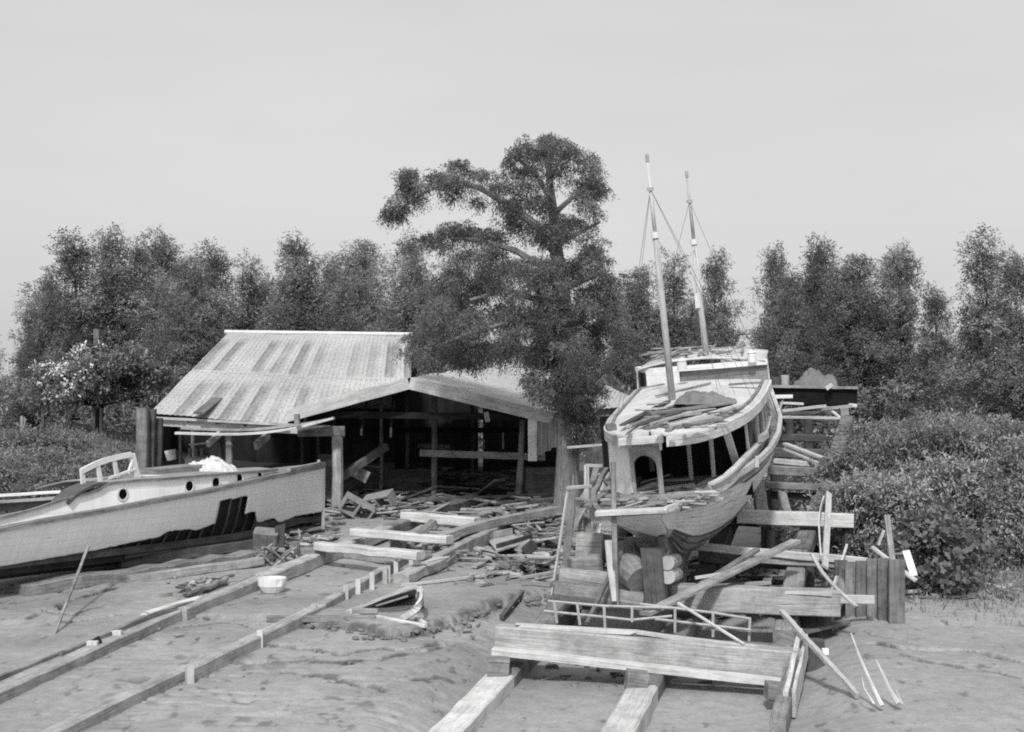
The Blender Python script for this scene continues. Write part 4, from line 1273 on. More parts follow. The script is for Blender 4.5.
# rub rail and toe rail
pts = [LA(SEND * i / 50, bAf(SEND * i / 50) + .025, uSf(SEND * i / 50) - .02) for i in range(51)]
mb = MB(); plank_path(mb, pts, .06, .075, 1); mb.build('rub_rail', W_MID, boatA)
pts = [LA(-.05, 0, uS[0][1] + .02)] + [LA(.25 * i, bAf(.25 * i) - .0, uSf(.25 * i) + .06) for i in range(1, 9)]
mb = MB(); plank_path(mb, pts, .10, .07, 1); mb.build('toe_rail', W_MID, boatA)
MB().tube([LA(.12, .0, uS[0][1]), LA(.12, .0, uS[0][1] + .13)], .035, 6).build('bitt', IRON_L, boatA)
# deck
mb = MB().grid([[LA(SEND * i / 40, n_ * max(.0, bAf(SEND * i / 40) - .03), uSf(SEND * i / 40) + .0 + .05 * (1 - n_ * n_)) for n_ in (-1, -.5, 0, .5, 1)] for i in range(0, 41)])
mb.build('deck', W_GREY, boatA)
# cabin sides
nC = lambda s: max(.2, bAf(s) - .22)
top = [(276, 470.5), (220, 475), (160, 480), (140, 481), (108, 484), (95, 492), (60, 501), (40, 508), (14, 515.5), (-40, 528)]
uT = []
for (px, py) in top:
    n = .9
    for _ in range(8):
        s, u = A_px(px, py, n); n = nC(s)
    uT.append((s, u))
s_f = uT[0][0]
mb = MB(); rws = []
for i in range(61):
    s = s_f + (SEND - s_f) * i / 60; ut = lerp_tab(uT, s)
    rws.append([LA(s, nC(s), uSf(s) - .02 + (ut - uSf(s) + .02) * j / 3) for j in range(4)])
mb.grid(rws, lambda i, j: (rws[i][j].x, rws[i][j].z * .4)); cab = mb.build('cabin_side', PAINT_W, boatA, solid=.03)
rws2 = [[Vector((p.x, -p.y, p.z - .17)) for p in r] for r in rws if r[0].x < 4.6]
MB().grid(rws2, lambda i, j: (rws2[i][j].x, rws2[i][j].z * .4)).build('cabin_side', PAINT_W, boatA, solid=.03)
ss5 = A_px(105, 484, 1.0)[0]
rws = [[LA(s_f + (ss5 - s_f) * i / 24, n_ * nC(s_f + (ss5 - s_f) * i / 24) * 1.02, lerp_tab(uT, s_f + (ss5 - s_f) * i / 24) + .02 + .03 * (1 - n_ * n_)) for n_ in (-1, -.6, -.2, .2, .6, 1)] for i in range(25)]
MB().grid(rws).build('cabin_roof', DECK_G, boatA, smooth=True, solid=.03)
MB().box(LA(s_f - .0, -nC(s_f), uT[0][1] - .15), LA(s_f, nC(s_f), uT[0][1] - .15), .04, .35).build('cabin_front', PAINT_T, boatA)
pts = [LA(s_f + (SEND - s_f) * i / 40, nC(s_f + (SEND - s_f) * i / 40) + .03, lerp_tab(uT, s_f + (SEND - s_f) * i / 40) + .02) for i in range(41)]
mb = MB(); plank_path(mb, pts, .07, .04, 1); mb.build('coaming_cap', W_MID, boatA)
def disc(c, r, nrm, t_=.01, n=18, jag=0.0):
    nrm = Vector(nrm).normalized(); a = Vector((0, 0, 1)).cross(nrm).normalized(); b = nrm.cross(a)
    mb = MB(); pts = [c + (a * math.cos(2 * math.pi * k / n) + b * math.sin(2 * math.pi * k / n)) * r * (1 + random.uniform(-jag, jag)) + nrm * t_ for k in range(n)]
    mb.add(pts, [tuple(range(n))]); return mb
def ringm(c, r0, r1, nrm, t_=.02, n=20):
    nrm = Vector(nrm).normalized(); a = Vector((0, 0, 1)).cross(nrm).normalized(); b = nrm.cross(a)
    rows = []
    for k in range(n + 1):
        e = a * math.cos(2 * math.pi * k / n) + b * math.sin(2 * math.pi * k / n)
        rows.append([c + e * r0, c + e * r0 + nrm * t_, c + e * r1 + nrm * t_, c + e * r1])
    return MB().grid(rows)
VOID = plain('dark_opening', 0.008, .2, 3, 1, 0, 0)
for (px, py) in [(122, 494), (188.5, 486), (215, 482.5), (238, 479), (258.5, 476)]:
    n = 1.0
    for _ in range(8):
        s, u = A_px(px, py, n); n = nC(s)
    r_ = .10 if px < 250 else .075
    rg_ = ringm(LA(s, n + .016, u), r_, r_ + .035, LA(0, 1, 0), .016).build('porthole', PAINT_T, boatA)
    disc(LA(s, n + .016, u), r_, LA(0, 1, 0), .006, 14, .12).build('hole_disc', VOID, rg_)  # black disc paints the dark of the open porthole
# windscreen frame
def WA(px, py, n): 
    s, u = A_px(px, py, n); return LA(s, n, u)
ws = MB()
nw = .75
top_ = [WA(81, 471.5, nw), WA(96, 464, nw), WA(110, 459, nw), WA(131, 454.5, nw)]
mb = MB(); plank_path(mb, top_, .06, .10, 3); mb.build('windscreen_frame', PAINT_T, boatA)
for (a, b, c, d, wd) in [(82, 470, 83.5, 486, .09), (97.5, 464, 100.5, 482, .09), (114, 459, 117.5, 478, .09), (132, 454, 139.5, 486, .13)]:
    MB().box(WA(a, b, nw), WA(c, d, nw), wd, .04, up=tuple(LA(0, 1, 0)), seg=1, ch=.05).build('windscreen_post', PAINT_T, boatA)
mb = MB().slab([WA(112, 477, nw - .02), WA(134, 468, nw - .02), WA(138, 486, nw - .02), WA(127, 480, nw - .02)], .03, up=tuple(LA(0, 1, 0))); mb.build('windscreen_panel', PAINT_T, boatA)
MB().box(WA(109, 478, nw), WA(135, 469, nw), .05, .05).build('windscreen_post', PAINT_T, boatA)
MB().box(WA(128, 474, nw), WA(132.5, 460, nw), .05, .05).build('windscreen_post', PAINT_T, boatA)
mb = MB(); plank_path(mb, [WA(60, 503, .85), WA(72, 492, .85), (WA(88, 484.5, .85)), WA(103, 483, .85)], .5, .05, 3); mb.build('wheel_cover', IRON, boatA)
mb = MB().slab([WA(58, 500, .6), WA(62, 490, .6), WA(75, 486, .6), WA(92, 485, .6), WA(92, 497, .6), WA(70, 503, .6)], .03, up=tuple(LA(0, 1, 0))); mb.build('engine_cover', IRON, boatA)
MB().box(WA(143, 477, .5), WA(166, 476.5, .5), .3, .07).build('deck_box', PAINT_T, boatA)
MB().box(WA(148, 472.5, .1), WA(195, 467.5, .1), .5, .16).build('hatch', W_MID, boatA)
# heap of pale canvas on the cabin roof
def heap(name, label, cat, c, rx, ry, h, mat, seed, group=None, sharp=1.0, nx=44):
    """crumpled cloth: ridged folds over a lumpy mound"""
    rows = []
    for i in range(nx + 1):
        r = []
        for j in range(nx + 1):
            a = (i / nx * 2 - 1); b = (j / nx * 2 - 1)
            edge = 1 + .22 * noise.noise(Vector((math.atan2(b, a) * 1.5, seed, 0)))
            rad = math.hypot(a, b) / edge
            f = max(0, 1 - rad ** 2.6)
            q = Vector((a * 1.7, b * 1.7, seed)); q2 = Vector((a * 4 + 2 * noise.noise(q), b * 2.5, seed + 5)); q3 = Vector((a * 9 + noise.noise(q2) * 2, b * 6, seed + 9))
            z = h * f ** .6 * (.62 + .55 * noise.noise(q) + sharp * (.42 * (0.5 - abs(noise.noise(q2))) + .22 * (0.4 - abs(noise.noise(q3)))))
            r.append(c + Vector((a * rx, b * ry, max(-.02, z))) + Vector((noise.noise(q2), noise.noise(q3), 0)) * .06 * rx)
        rows.append(r)
    o = MB().grid(rows).build(name, mat, smooth=True)
    return tag(o, label, cat, group)
q = FA @ LA(A_px(209, 472, .3)[0], .3, A_px(209, 473, .3)[1]); heap('canvas_heap', 'crumpled pale cloth heaped on the cabin top of the white boat', 'cloth', q, .62, .35, .33, TIN, 3.1)
# things round boat A
timber('upper of two long pale spars behind the stern of the white boat', P(-30, 497.5, 33), P(72, 491, 33), .12, .07, PAINT_T, name='spar', cat='spar')
timber('lower of two long spars behind the stern of the white boat', P(-30, 504, 32.5), P(57, 498, 32.5), .12, .07, W_MID, name='spar', cat='spar')
timber('dark timber lying under the two spars behind the white boat', P(-30, 509, 32.7), P(60, 503, 32.7), .2, .2, W_DARK, name='timber', cat='timber')
timber('thin light pole stuck in the mud and leaning on the white boat', G(50, 645, -.1), P(88.5, 546, 24.6), .045, .045, W_MID, name='pole', cat='pole')
timber('long low mud-caked timber lying along the foot of the white boat', G(20, 590, .08), G(262, 556, .10), .45, .25, W_GREY, name='mud_timber', cat='timber', jit=.03)
timber('bleached square timber lying end-on below the torn bottom of the boat', G(128, 580, .05), G(262, 561, .12), .22, .16, W_MID, name='timber', cat='timber')
timber('dark board lying under the middle of the white boat', G(120, 563, .2), G(285, 540, .25), .12, .2, W_DARK, name='board', cat='board')
timber('thin light batten lying in the shade under the white boat', G(45, 560, .3), G(92, 555, .3), .03, .05, W_LIGHT, name='batten', cat='board')
MBx = MB().box(G(267, 562, -.05), G(267, 562, .0) + Vector((0, 0, .62)), .5, .3, up=(0, 1, 0)); tag(MBx.build('stub_post', W_GREY), 'squat square-cut post under the bow of the white boat', 'post')
timber('broken upright board splitting out under the bow', G(278, 562), G(280, 562) + Vector((0, 0, .7)), .2, .04, W_DARK, name='board', cat='board', up=(0, 1, 0), ragged=.1)
debris('splinters and short upright sticks standing beside the squat post', 262, 552, 305, 568, 60, (.2, .6), 12, h1=.3, wr=(.02, .07), slope=.9)

# ================================================================== stranded yacht on the slipway
SB = .945
OB = P(668, 597, 22.3)
hh, pp_, rr_ = R(13.5), R(7.5), R(4)
s0 = Vector((math.sin(hh), math.cos(hh), 0)); t0 = Vector((math.cos(hh), -math.sin(hh), 0)); u0 = Vector((0, 0, 1))
sv = s0 * math.cos(pp_) + u0 * math.sin(pp_); u2 = -s0 * math.sin(pp_) + u0 * math.cos(pp_)
tv = t0 * math.cos(rr_) + u2 * math.sin(rr_); uv_ = -t0 * math.sin(rr_) + u2 * math.cos(rr_)
FB = Matrix(((sv.x, -tv.x, uv_.x, OB.x), (sv.y, -tv.y, uv_.y, OB.y), (sv.z, -tv.z, uv_.z, OB.z), (0, 0, 0, 1)))
FBi = FB.inverted()
def LB(s, t, u): return Vector((s, -t, u))
def BW(s, t, u): return FB @ LB(s, t, u)
def B_pl(px, py, u):   # local (s,t) on the plane at height u
    d = FBi.to_3x3() @ ray(px, py); c = FBi @ CAM; k = (u - c.z) / d.z; q = c + d * k
    return q.x, -q.y
def B_s(px, py, s):    # local (t,u) on the cross plane at station s
    d = FBi.to_3x3() @ ray(px, py); c = FBi @ CAM; k = (s - c.x) / d.x; q = c + d * k
    return -q.y, q.z
boatB = thing('stranded_yacht', 'weathered two-masted cabin yacht rotting on the slipway', 'boat', None, frame=FB)
tS = [(-.2, .46), (.3, .82), (1, 1.15), (2, 1.42), (3.5, 1.60), (5, 1.67), (6.5, 1.64), (8, 1.48), (9.5, 1.25), (10.7, .62), (11.4, .04)]
tU = [(-.2, 1.60), (.4, 1.61), (.9, 1.66), (1.5, 1.72), (2.2, 1.76), (3.5, 1.77), (5, 1.80), (6.5, 1.87), (8, 1.95), (9.5, 2.32), (10.7, 2.5), (11.4, 2.6)]
tG = [(-.2, 1.12), (.3, .78), (1, .42), (2, .24), (3.5, .18), (5, .16), (8, .20), (9.5, .40), (10.7, .9), (11.4, 1.6)]
bB = lambda s: cub(tS, s) if .0 < s < 11 else lerp_tab(tS, s)
uBs = lambda s: cub(tU, s)
uG = lambda s: cub(tG, s)
kB = lambda s: lerp_tab([(-.2, .62), (.3, .68), (1, .72), (2, .62), (3, .50), (6, .38), (9, .6), (11.4, 1)], s)
rake = lambda s: lerp_tab([(-.2, .72), (.3, .45), (1, .2), (2.2, 0), (9, 0), (11.4, -.7)], s)
def secB(s, f, side):
    """f 0..1 from garboard to sheer"""
    ut_ = uBs(s) if side > 0 else min(uBs(s), 1.62 + .03 * max(s, 0))
    b = bB(s) * (1 if side > 0 else 1 - .16 * min(1, max(0, s / 1.2))); u = uG(s) + (ut_ - uG(s)) * f
    w_ = b * (f ** kB(s)) * (1 + .05 * math.sin(math.pi * f)) + .05 * (1 - f)
    tc_ = -.30 * max(0, 1 - (s + .2) / 2.6) * min(1, f * 1.5)
    return LB(s - rake(s) * f, side * w_ + tc_, u)
NS, NV = 90, 22
sts = [-.2 + (11.4 + .2) * (i / NS) ** 1.15 for i in range(NS + 1)]
for side in (1, -1):
    rows = [[secB(s, (j / NV) ** 1.3, side) for j in range(NV + 1)] for s in sts]
    gl = []
    for r in rows:
        L = 0; a = [0]
        for p, q in zip(r[:-1], r[1:]): L += (q - p).length; a.append(L)
        gl.append(a)
    mg = max(a[-1] for a in gl)
    mb = MB().grid(rows, lambda i, j: (sts[i], gl[i][j] / gl[i][-1] * 1.95))
    mb.build('hull', HULL_G, boatB, smooth=True, solid=.02)
# transom
tr_pts = [secB(-.2, (j / 14) ** 1.3, -1) for j in range(14, -1, -1)] + [secB(-.2, (j / 14) ** 1.3, 1) for j in range(1, 15)]
mb = MB(); 
for a in range(14):
    p1, p2 = tr_pts[a], tr_pts[a + 1]; q1, q2 = tr_pts[28 - a], tr_pts[27 - a]
    o_ = Vector((-.015, 0, 0))
    mb.add([p1 + o_, p2 + o_, q2 + o_, q1 + o_], [(0, 1, 2, 3)], [[(p1.y, p1.z), (p2.y, p2.z), (q2.y, q2.z), (q1.y, q1.z)]])
mb.build('transom', PAINT_T, boatB)
tp = secB(-.2, 1, -1); tq = secB(-.2, 1, 1)
MB().box(tp + LB(-.04, -.10, .02), tq + LB(-.04, .10, .02), .16, .07, ch=.05).build('transom_cap', W_LIGHT, boatB)
# keel / deadwood and rudder
def prism(mb, prof, th):
    n = len(prof); L_ = [LB(s, -th / 2, u) for s, u in prof]; R_ = [LB(s, th / 2, u) for s, u in prof]
    k = random.randint(0, 997) * 10 + 5
    uvq = [(s, k + u) for s, u in prof]
    mb.add(L_ + R_, [tuple(range(n)), tuple(reversed(range(n, 2 * n)))] + [(i, i + n, (i + 1) % n + n, (i + 1) % n) for i in range(n)],
           [uvq, list(reversed(uvq))] + [[uvq[i], uvq[i], uvq[(i + 1) % n], uvq[(i + 1) % n]] for i in range(n)])
    return mb
prism(MB(), [(0, 0), (0, .95), (.3, .8), (1, .46), (2, .3), (4, .24), (9.3, .36), (10.2, .75), (9.9, .5), (9.0, .12), (0.05, 0)], .14).build('keel', W_GREY, boatB)
MB().box(LB(-.06, 0, -.02), LB(-.02, 0, 1.02), .16, .16).build('stern_post', W_GREY, boatB)
rd = prism(MB(), [(-.18, .05), (-.62, .10), (-.66, .45), (-.45, .80), (-.16, .85)], .07).build('rudder', W_GREY, boatB)
for u_ in (.45, .72): MB().box(LB(-.3, .02, u_), LB(.1, .02, u_ + .02), .12, .04).build('strap', IRON_L, rd)
# garboard planks showing as ridges low on the starboard quarter
for q in range(6):
    f0 = .02 + q * .045
    pts = [secB(s, f0 + .02 * s / 5, 1) + LB(0, .012, 0) for s in [(.0 + 4.5 * k / 16) for k in range(17)]]
    mb = MB(); plank_path(mb, pts, .03, .05, 1); mb.build('strake', W_DARK if q % 2 else W_GREY, boatB)
# rails
def sheer_pts(s0_, s1_, off=.02, du=0, n=50, side=1): return [secB(s0_ + (s1_ - s0_) * k / n, 1, side) + LB(0, side * off, du) for k in range(n + 1)]
for side in (1, -1):
    mb = MB(); plank_path(mb, sheer_pts(-.2, 11.3, .02, 0, 60, side), .08, .09, 1); mb.build('rub_rail', W_LIGHT if side > 0 else W_MID, boatB)
pts = []
for k in range(41):
    s_ = .1 + 8.8 * k / 40; f_ = (1.50 + .035 * s_ - uG(s_)) / (uBs(s_) - uG(s_)); pts.append(secB(s_, min(1, f_), 1) + LB(0, .02, 0))
mb = MB(); plank_path(mb, pts, .05, .07, 1); mb.build('rub_strake', W_MID, boatB)
# deck
rows = []
for s in [-.2 + 11.4 * i / 40 for i in range(41)]:
    a = secB(s, 1, 1)
    b_ = secB(s, 1, -1); dz = 1.57 - a.z if s < 1.6 else -.25
    rows.append([Vector((a.x, a.y + (b_.y - a.y) * q, min(a.z, 1.57 if s < 1.6 else a.z - .25) - .02)) for q in (0.02, .25, .5, .75, .98)])
MB().grid(rows).build('deck', W_GREY, boatB)
# cabin roof outline
tR = [(-.35, .02), (-.30, .40), (-.15, .68), (.2, .93), (.6, 1.08), (1.2, 1.24), (2, 1.38), (3, 1.47), (4.5, 1.52), (6, 1.52), (7.5, 1.46), (9.2, 1.28)]
UR = 2.66
S_BREAK = max(6.0, min(9.3, B_pl(708, 380.5, UR + .1)[0]))
rR = lambda s: lerp_tab(tR, s)
tP = [(-.35, .02), (-.3, .3), (-.1, .52), (.2, .68), (.6, .84), (.92, .92), (2, 1.03), (5, 1.14), (9.2, 1.2)]
rP = lambda s: lerp_tab(tP, s)
rQ = lambda s, side: rR(s) if side > 0 else rP(s)
rows = []
ss_ = [-.35, -.33, -.3, -.2, -.05, .15, .4, .7] + [1 + (S_BREAK + .2 - 1) * k / 24 for k in range(25)]
for s in ss_:
    rows.append([LB(s, rQ(s, q) * q, UR + .11 * (1 - q * q) + .012 * noise.noise(Vector((s * 2, q * 3, 0)))) for q in [x / 8 for x in range(-8, 9)]])
MB().grid(rows, lambda i, j: (ss_[i], j * .2)).build('cabin_roof', DECK_L, boatB, smooth=True, solid=.03)
def outline(s0_, s1_, n, side, off=0.0, u=0.0): return [LB(s0_ + (s1_ - s0_) * k / n, side * (rQ(s0_ + (s1_ - s0_) * k / n, side) + off), u) for k in range(n + 1)]
# fascia: starboard sweep with the worn stern break, port piece
stern_arc = [LB(-.38, .25, UR - .07), LB(-.34, .45, UR - .07), LB(-.19, .70, UR - .07)]
mb = MB(); plank_path(mb, stern_arc + outline(.15, S_BREAK + .1, 30, 1, .02, UR - .07), .05, .17, 2); mb.build('roof_edge', W_LIGHT, boatB)
mb = MB(); plank_path(mb, [LB(-.28, -.34, UR - .07), LB(-.1, -.55, UR - .07)] + outline(.2, S_BREAK + .1, 30, -1, .02, UR - .07), .05, .17, 2); mb.build('roof_edge', W_LIGHT, boatB)
mb = MB().box(LB(-.30, -.50, UR - .05), LB(-.36, .2, UR - .03), .12, .12); mb.build('roof_beam', W_LIGHT, boatB)
mb = MB(); plank_path(mb, outline(.3, S_BREAK, 30, 1, -.12, UR + .05), .05, .04, 1); mb.build('grab_rail', W_MID, boatB)
mb = MB(); plank_path(mb, outline(.5, S_BREAK, 30, -1, -.10, UR + .05), .05, .04, 1); mb.build('grab_rail', W_MID, boatB)
# low cabin wall (coaming) under the windows
INS = .10
def coam(s0_, s1_, side, mat, u1=None, n=24, name='cabin_wall'):
    rws = []
    for k in range(n + 1):
        s = s0_ + (s1_ - s0_) * k / n; t_ = side * (rQ(s, side) - INS); ub = uBs(s) - .05
        ut = (u1(s) if u1 else ub + .28)
        rws.append([LB(s, t_ * 1.02, ub), LB(s, t_, ut)])
    MB().grid(rws, lambda i, j: (i * .3, 15 + rws[i][j].z)).build(name, mat, boatB, solid=.04)
coam(.15, S_BREAK, 1, W_LIGHT, lambda s: uBs(s) + (.17 if s < 2 else .17 - .03 * min(3, s - 2)))
coam(.6, S_BREAK, -1, W_MID, lambda s: UR - .1)
sill = [LB(s, rR(s) - INS + .03, uBs(s) + (.17 if s < 2 else .17 - .03 * min(3, s - 2))) for s in [.15 + (S_BREAK - .15) * k / 24 for k in range(25)]]
mb = MB(); plank_path(mb, sill, .10, .04, 1); mb.build('window_sill', W_LIGHT, boatB)
sternw = [LB(.75, -.86, 0), LB(.25, -.85, 0), LB(-.08, -.60, 0), LB(-.2, -.25, 0), LB(-.22, .2, 0), LB(-.12, .52, 0), LB(.15, .80, 0)]
MB().grid([[p + Vector((0, 0, 1.45)), p + Vector((0, 0, 1.72))] for p in sternw[2:]], lambda i, j: (i * .3, 25 + j * .3)).build('cabin_wall', W_MID, boatB, solid=.04)
# white corner panel and the panel with an arched hole
t1, u1_ = B_s(603, 445, .3)
cp = MB().box(LB(.52, -.99, 1.45), LB(.50, -.99, UR - .12), .03, .40, up=(1, 0, 0)); 
def quad_panel(name, a, b, u0_, u1_, mat, th=.03):
    """vertical panel in plan from a to b"""
    d = (b - a).normalized(); nrm = d.cross(Vector((0, 0, 1)))
    mb = MB()
    mb.box(Vector((*((a + b) / 2).xy, u0_)), Vector((*((a + b) / 2).xy, u1_)), (b - a).length, th, up=tuple(nrm), seg=2, jit=.0, ch=.02)
    return mb.build(name, mat, boatB)
quad_panel('corner_panel', LB(.66, -.84, 0), LB(.16, -.44, 0), 1.45, UR - .14, PAINT_T)
quad_panel('side_panel', LB(.70, -.86, 0), LB(1.35, -.94, 0), 1.45, UR - .14, PAINT_T)
# arched opening: frame around a dark hole
pa, pb = LB(.14, -.42, 0), LB(-.12, .10, 0)
d_ = (pb - pa).normalized(); W_ = (pb - pa).length
def on(x, u): q = pa + d_ * x; return Vector((q.x, q.y, u))
arc = [(x_, 1.50) for x_ in (0.0,)]
hole = [(.05, 1.5), (.05, 2.15)] + [(.05 + (W_ - .13) * (.5 - .5 * math.cos(math.pi * k / 10)), 2.15 + .17 * math.sin(math.pi * k / 10)) for k in range(1, 10)] + [(W_ - .08, 2.15), (W_ - .08, 1.5)]
outer = [(0, 1.5), (0, 2.15)] + [(W_ * k / 10, UR - .14) for k in range(1, 10)] + [(W_, 2.15), (W_, 1.5)]
outer[2] = (0, UR - .14); outer[10] = (W_, UR - .14)
MB().grid([[on(*a), on(*b)] for a, b in zip(outer, hole)], lambda i, j: (i * .1, 35 + j * .1)).build('arch_panel', W_MID, boatB, solid=.03)
# window posts (plan position s,t ; lean)
def wpost(px, py, u_base, wd, mat=W_LIGHT, name='window_post', dt=0.0, ds=0.0):
    s, t_ = B_pl(px, py, u_base)
    MB().box(LB(s, t_, u_base - .1), LB(s + ds, t_ + dt, UR - .10), wd, .05, up=(1, 0, 0), seg=2, jit=0).build(name, mat, boatB)
    return s, t_
wpost(691, 474, 1.72, .07); wpost(713.5, 471, 1.74, .07); wpost(737, 462, 1.80, .13, dt=-.12, ds=-.5, mat=PAINT_T); wpost(749, 453, 1.86, .05, mat=PAINT_T, ds=-.25)
for k, s in enumerate([3.3, 3.62, 4.4, 4.72, 5.2, 5.55, 6.1, 6.5, 7.1, 7.7, 8.2]):
    if s > S_BREAK: break
    MB().box(LB(s, rR(s) - INS, uBs(s) + .1), LB(s, rR(s) - INS, UR - .08), .16 if k % 3 else .26, .04, up=(0, 1, 0), seg=2, jit=0).build('window_post', W_LIGHT if k % 2 else W_MID, boatB)
for k in range(6): 
    s = 2.35 + k * .13
    MB().box(LB(s, rR(s) - INS - .05, 1.6), LB(s, rR(s) - INS - .05, UR - .1), .06, .02, up=(0, 1, 0), seg=1).build('curtain_slat', W_GREY, boatB)
MB().box(LB(2.9, rR(2.9) + .02, 2.02), LB(3.25, rR(3.2) + .08, 2.04), .1, .12).build('fairlead', IRON_L, boatB)
MB().box(LB(1.9, 1.44, 1.68), LB(2.0, 1.46, 1.86), .06, .06).build('cleat', W_LIGHT, boatB)
# bulkhead inside, cabin shade painted in as near black
mb = MB()
for k in range(13): mb.box(LB(2.5, -1.2 + k * .2, 1.1), LB(2.5, -1.2 + k * .2, UR), .21, .02, up=(1, 0, 0), seg=1)
mb.build('bulkhead', W_BLACK, boatB)
MB().box(LB(.9, -.2, 1.9), LB(.9, -.2, UR), .08, .04, up=(1, 0, 0)).build('inner_post', W_DARK, boatB)
MB().box(LB(2.42, .1, 2.1), LB(2.42, .1, UR), .2, .03, up=(1, 0, 0), seg=1).build('door_panel', W_DARK, boatB)
MB().tube([LB(-.15, .12, UR - .10), LB(-.15, .12, UR - .24)], [.03, .02], 6).build('cabin_lamp', WHITE, boatB)
# raised wheelhouse forward
SH = S_BREAK; UW = UR + .50
hw = rR(SH)
hp = rP(SH)
wl = [LB(SH + .55, -hp - .02, 0), LB(SH + .1, -hp + .25, 0), LB(SH, -hp * .5, 0), LB(SH - .03, 0, 0), LB(SH, hw * .5, 0), LB(SH + .08, hw - .02, 0)]
MB().grid([[p + Vector((0, 0, UR + .0)), p + Vector((0, 0, UR + .36))] for p in wl], lambda i, j: (i * .5, 45 + j * .4)).build('wheelhouse_wall', W_MID, boatB, solid=.04)
mb = MB(); plank_path(mb, [p + Vector((-.05, 0, UR + .39)) for p in wl], .12, .10, 2); mb.build('wheelhouse_eave', PAINT_T, boatB)
for side in (1, -1):
    MB().grid([[LB(SH + .1 + .5 * k, side * ((hw if side > 0 else hp) - .03 * k), UR - .1), LB(SH + .1 + .5 * k, side * ((hw if side > 0 else hp) - .02 - .03 * k), UR + .38)] for k in range(5)], lambda i, j: (i * .5, 55 + j * .4)).build('wheelhouse_wall', W_LIGHT, boatB, solid=.03)
rows = [[LB(SH - .05 + 2.1 * i / 10, ((hw if q > 0 else hp) - .04 - .05 * i / 10) * q, UR + .42 + .14 * (1 - q * q)) for q in [x / 6 for x in range(-6, 7)]] for i in range(11)]
MB().grid(rows, lambda i, j: (i * .2, j * .2)).build('wheelhouse_roof', DECK_L, boatB, smooth=True, solid=.03)
MB().box(LB(SH + .9, -.8, UR + .55), LB(SH + .9, 1.0, UR + .57), .12, .08).build('roof_coaming', W_LIGHT, boatB)
def vent(s, t_, r_, h_):
    MB().tube([LB(s, t_, UR + .42), LB(s, t_, UR + .5 + h_ * .7), LB(s, t_, UR + .5 + h_ * .72), LB(s, t_, UR + .5 + h_ * .86), LB(s, t_, UR + .5 + h_)], [r_, r_ * .95, r_ * 1.15, r_ * .6, r_ * .2], 12).build('roof_vent', PAINT_T, boatB)
for vx, vy, vr in ((682, 366, .16), (752, 358, .14)):
    s_, t_ = B_pl(vx, vy, UR + .5); vent(min(s_, SH + 1.9), t_, vr * .62, .16)
MB().box(LB(SH - .12, -hp * .80, UR + .19), LB(SH - .10, -hp * .22, UR + .19), .05, .34, up=(0, 0, 1)).build('name_board', PAINT_T, boatB)
# fallen pieces screwed to the roof: skylight frame
a = B_pl(736, 385, UR + .1)
# masts
def mast(px0, py0, px1, py1, pxc, pyc, r0, uu, lab):
    s, t_ = B_pl(px0, py0, uu)
    base = LB(s, t_, uu - .02)
    c = FBi @ CAM; d = FBi.to_3x3() @ ray(px1, py1)
    # mast stands in the boat's own upright plane, raked slightly aft: solve height on x = s - .03*h
    best = None
    for k in range(20, 900):
        h_ = k * .01; p = LB(s - .0 * h_, t_, uu + h_); w_ = FB @ p
        v = w_ - CAM; f = Vector((0, math.cos(PITCH), math.sin(PITCH))); up_ = Vector((0, -math.sin(PITCH), math.cos(PITCH)))
        yy = 366 - FPX * v.dot(up_) / v.dot(f); xx = 512 + FPX * v.x / v.dot(f)
        if best is None or abs(yy - py1) < best[0]: best = (abs(yy - py1), h_, xx, v.dot(f))
    H = best[1]
    # lean within the cross plane so that the head stands over its pixel column
    lean = (px1 - best[2]) / FPX * best[3]
    top_ = LB(s, t_ + lean / math.cos(hh), uu + H)
    fc = (py0 - pyc) / (py0 - py1); mid = base.lerp(top_, fc)
    m = MB().tube([base, base.lerp(mid, .5), mid], [r0, r0 * .92, r0 * .8], 12).build('mast', W_LIGHT, boatB, smooth=True)
    MB().tube([mid, mid.lerp(top_, .5), top_], [r0 * .58, r0 * .48, r0 * .3], 10).build('topmast', W_LIGHT, m, smooth=True)
    MB().tube([mid + Vector((0, 0, -.05)), mid + Vector((0, 0, .06))], r0 * 1.15, 12).build('mast_band', PAINT_T, m)
    hb = mid.lerp(top_, .62)
    MB().tube([hb + Vector((0, 0, -.03)), hb + Vector((0, 0, .03))], r0 * .9, 8).build('mast_band', IRON_L, m)
    MB().tube([top_ + Vector((0, 0, -.02)), top_ + Vector((0, 0, .10)), top_ + Vector((0, 0, .12))], [r0 * .5, r0 * .5, .02], 8).build('truck', IRON_L, m)
    return m, base, mid, top_, hb
def cable(parent, pts, r_=.006, sag=0.0, name='shroud', n=10):
    pts = [Vector(p) for p in pts]
    if len(pts) == 2:
        a, b = pts; pts = [a.lerp(b, k / n) + Vector((0, 0, -sag * 4 * (k / n) * (1 - k / n))) for k in range(n + 1)]
    MB().tube(pts, r_, 4).build(name, IRON, parent)
m1, b1, c1_, t1_, h1_ = mast(672.5, 401, 647.5, 160, 657, 234, .066, UR + .1, '')
m2, b2, c2_, t2_, h2_ = mast(708.5, 377.5, 687, 176, 694, 241, .066, UR + .1, '')
cable(m1, [h1_, LB(b1.x - .2, -1.05, UR)], .0038)
cable(m1, [h1_, LB(b1.x + .5, -1.08, UR)], .0034, .1)
cable(m1, [h1_, LB(b1.x - .3, 1.42, UR)], .0038)
cable(m1, [h1_, LB(b1.x + .5, 1.45, UR)], .0038)
cable(m1, [c1_, c2_ + LB(0, 0, -.15)], .0038, .35)
cable(m2, [h2_, LB(b2.x - .3, -1.1, UR)], .0038)
cable(m2, [h2_, LB(b2.x - .1, 1.42, UR)], .0038)
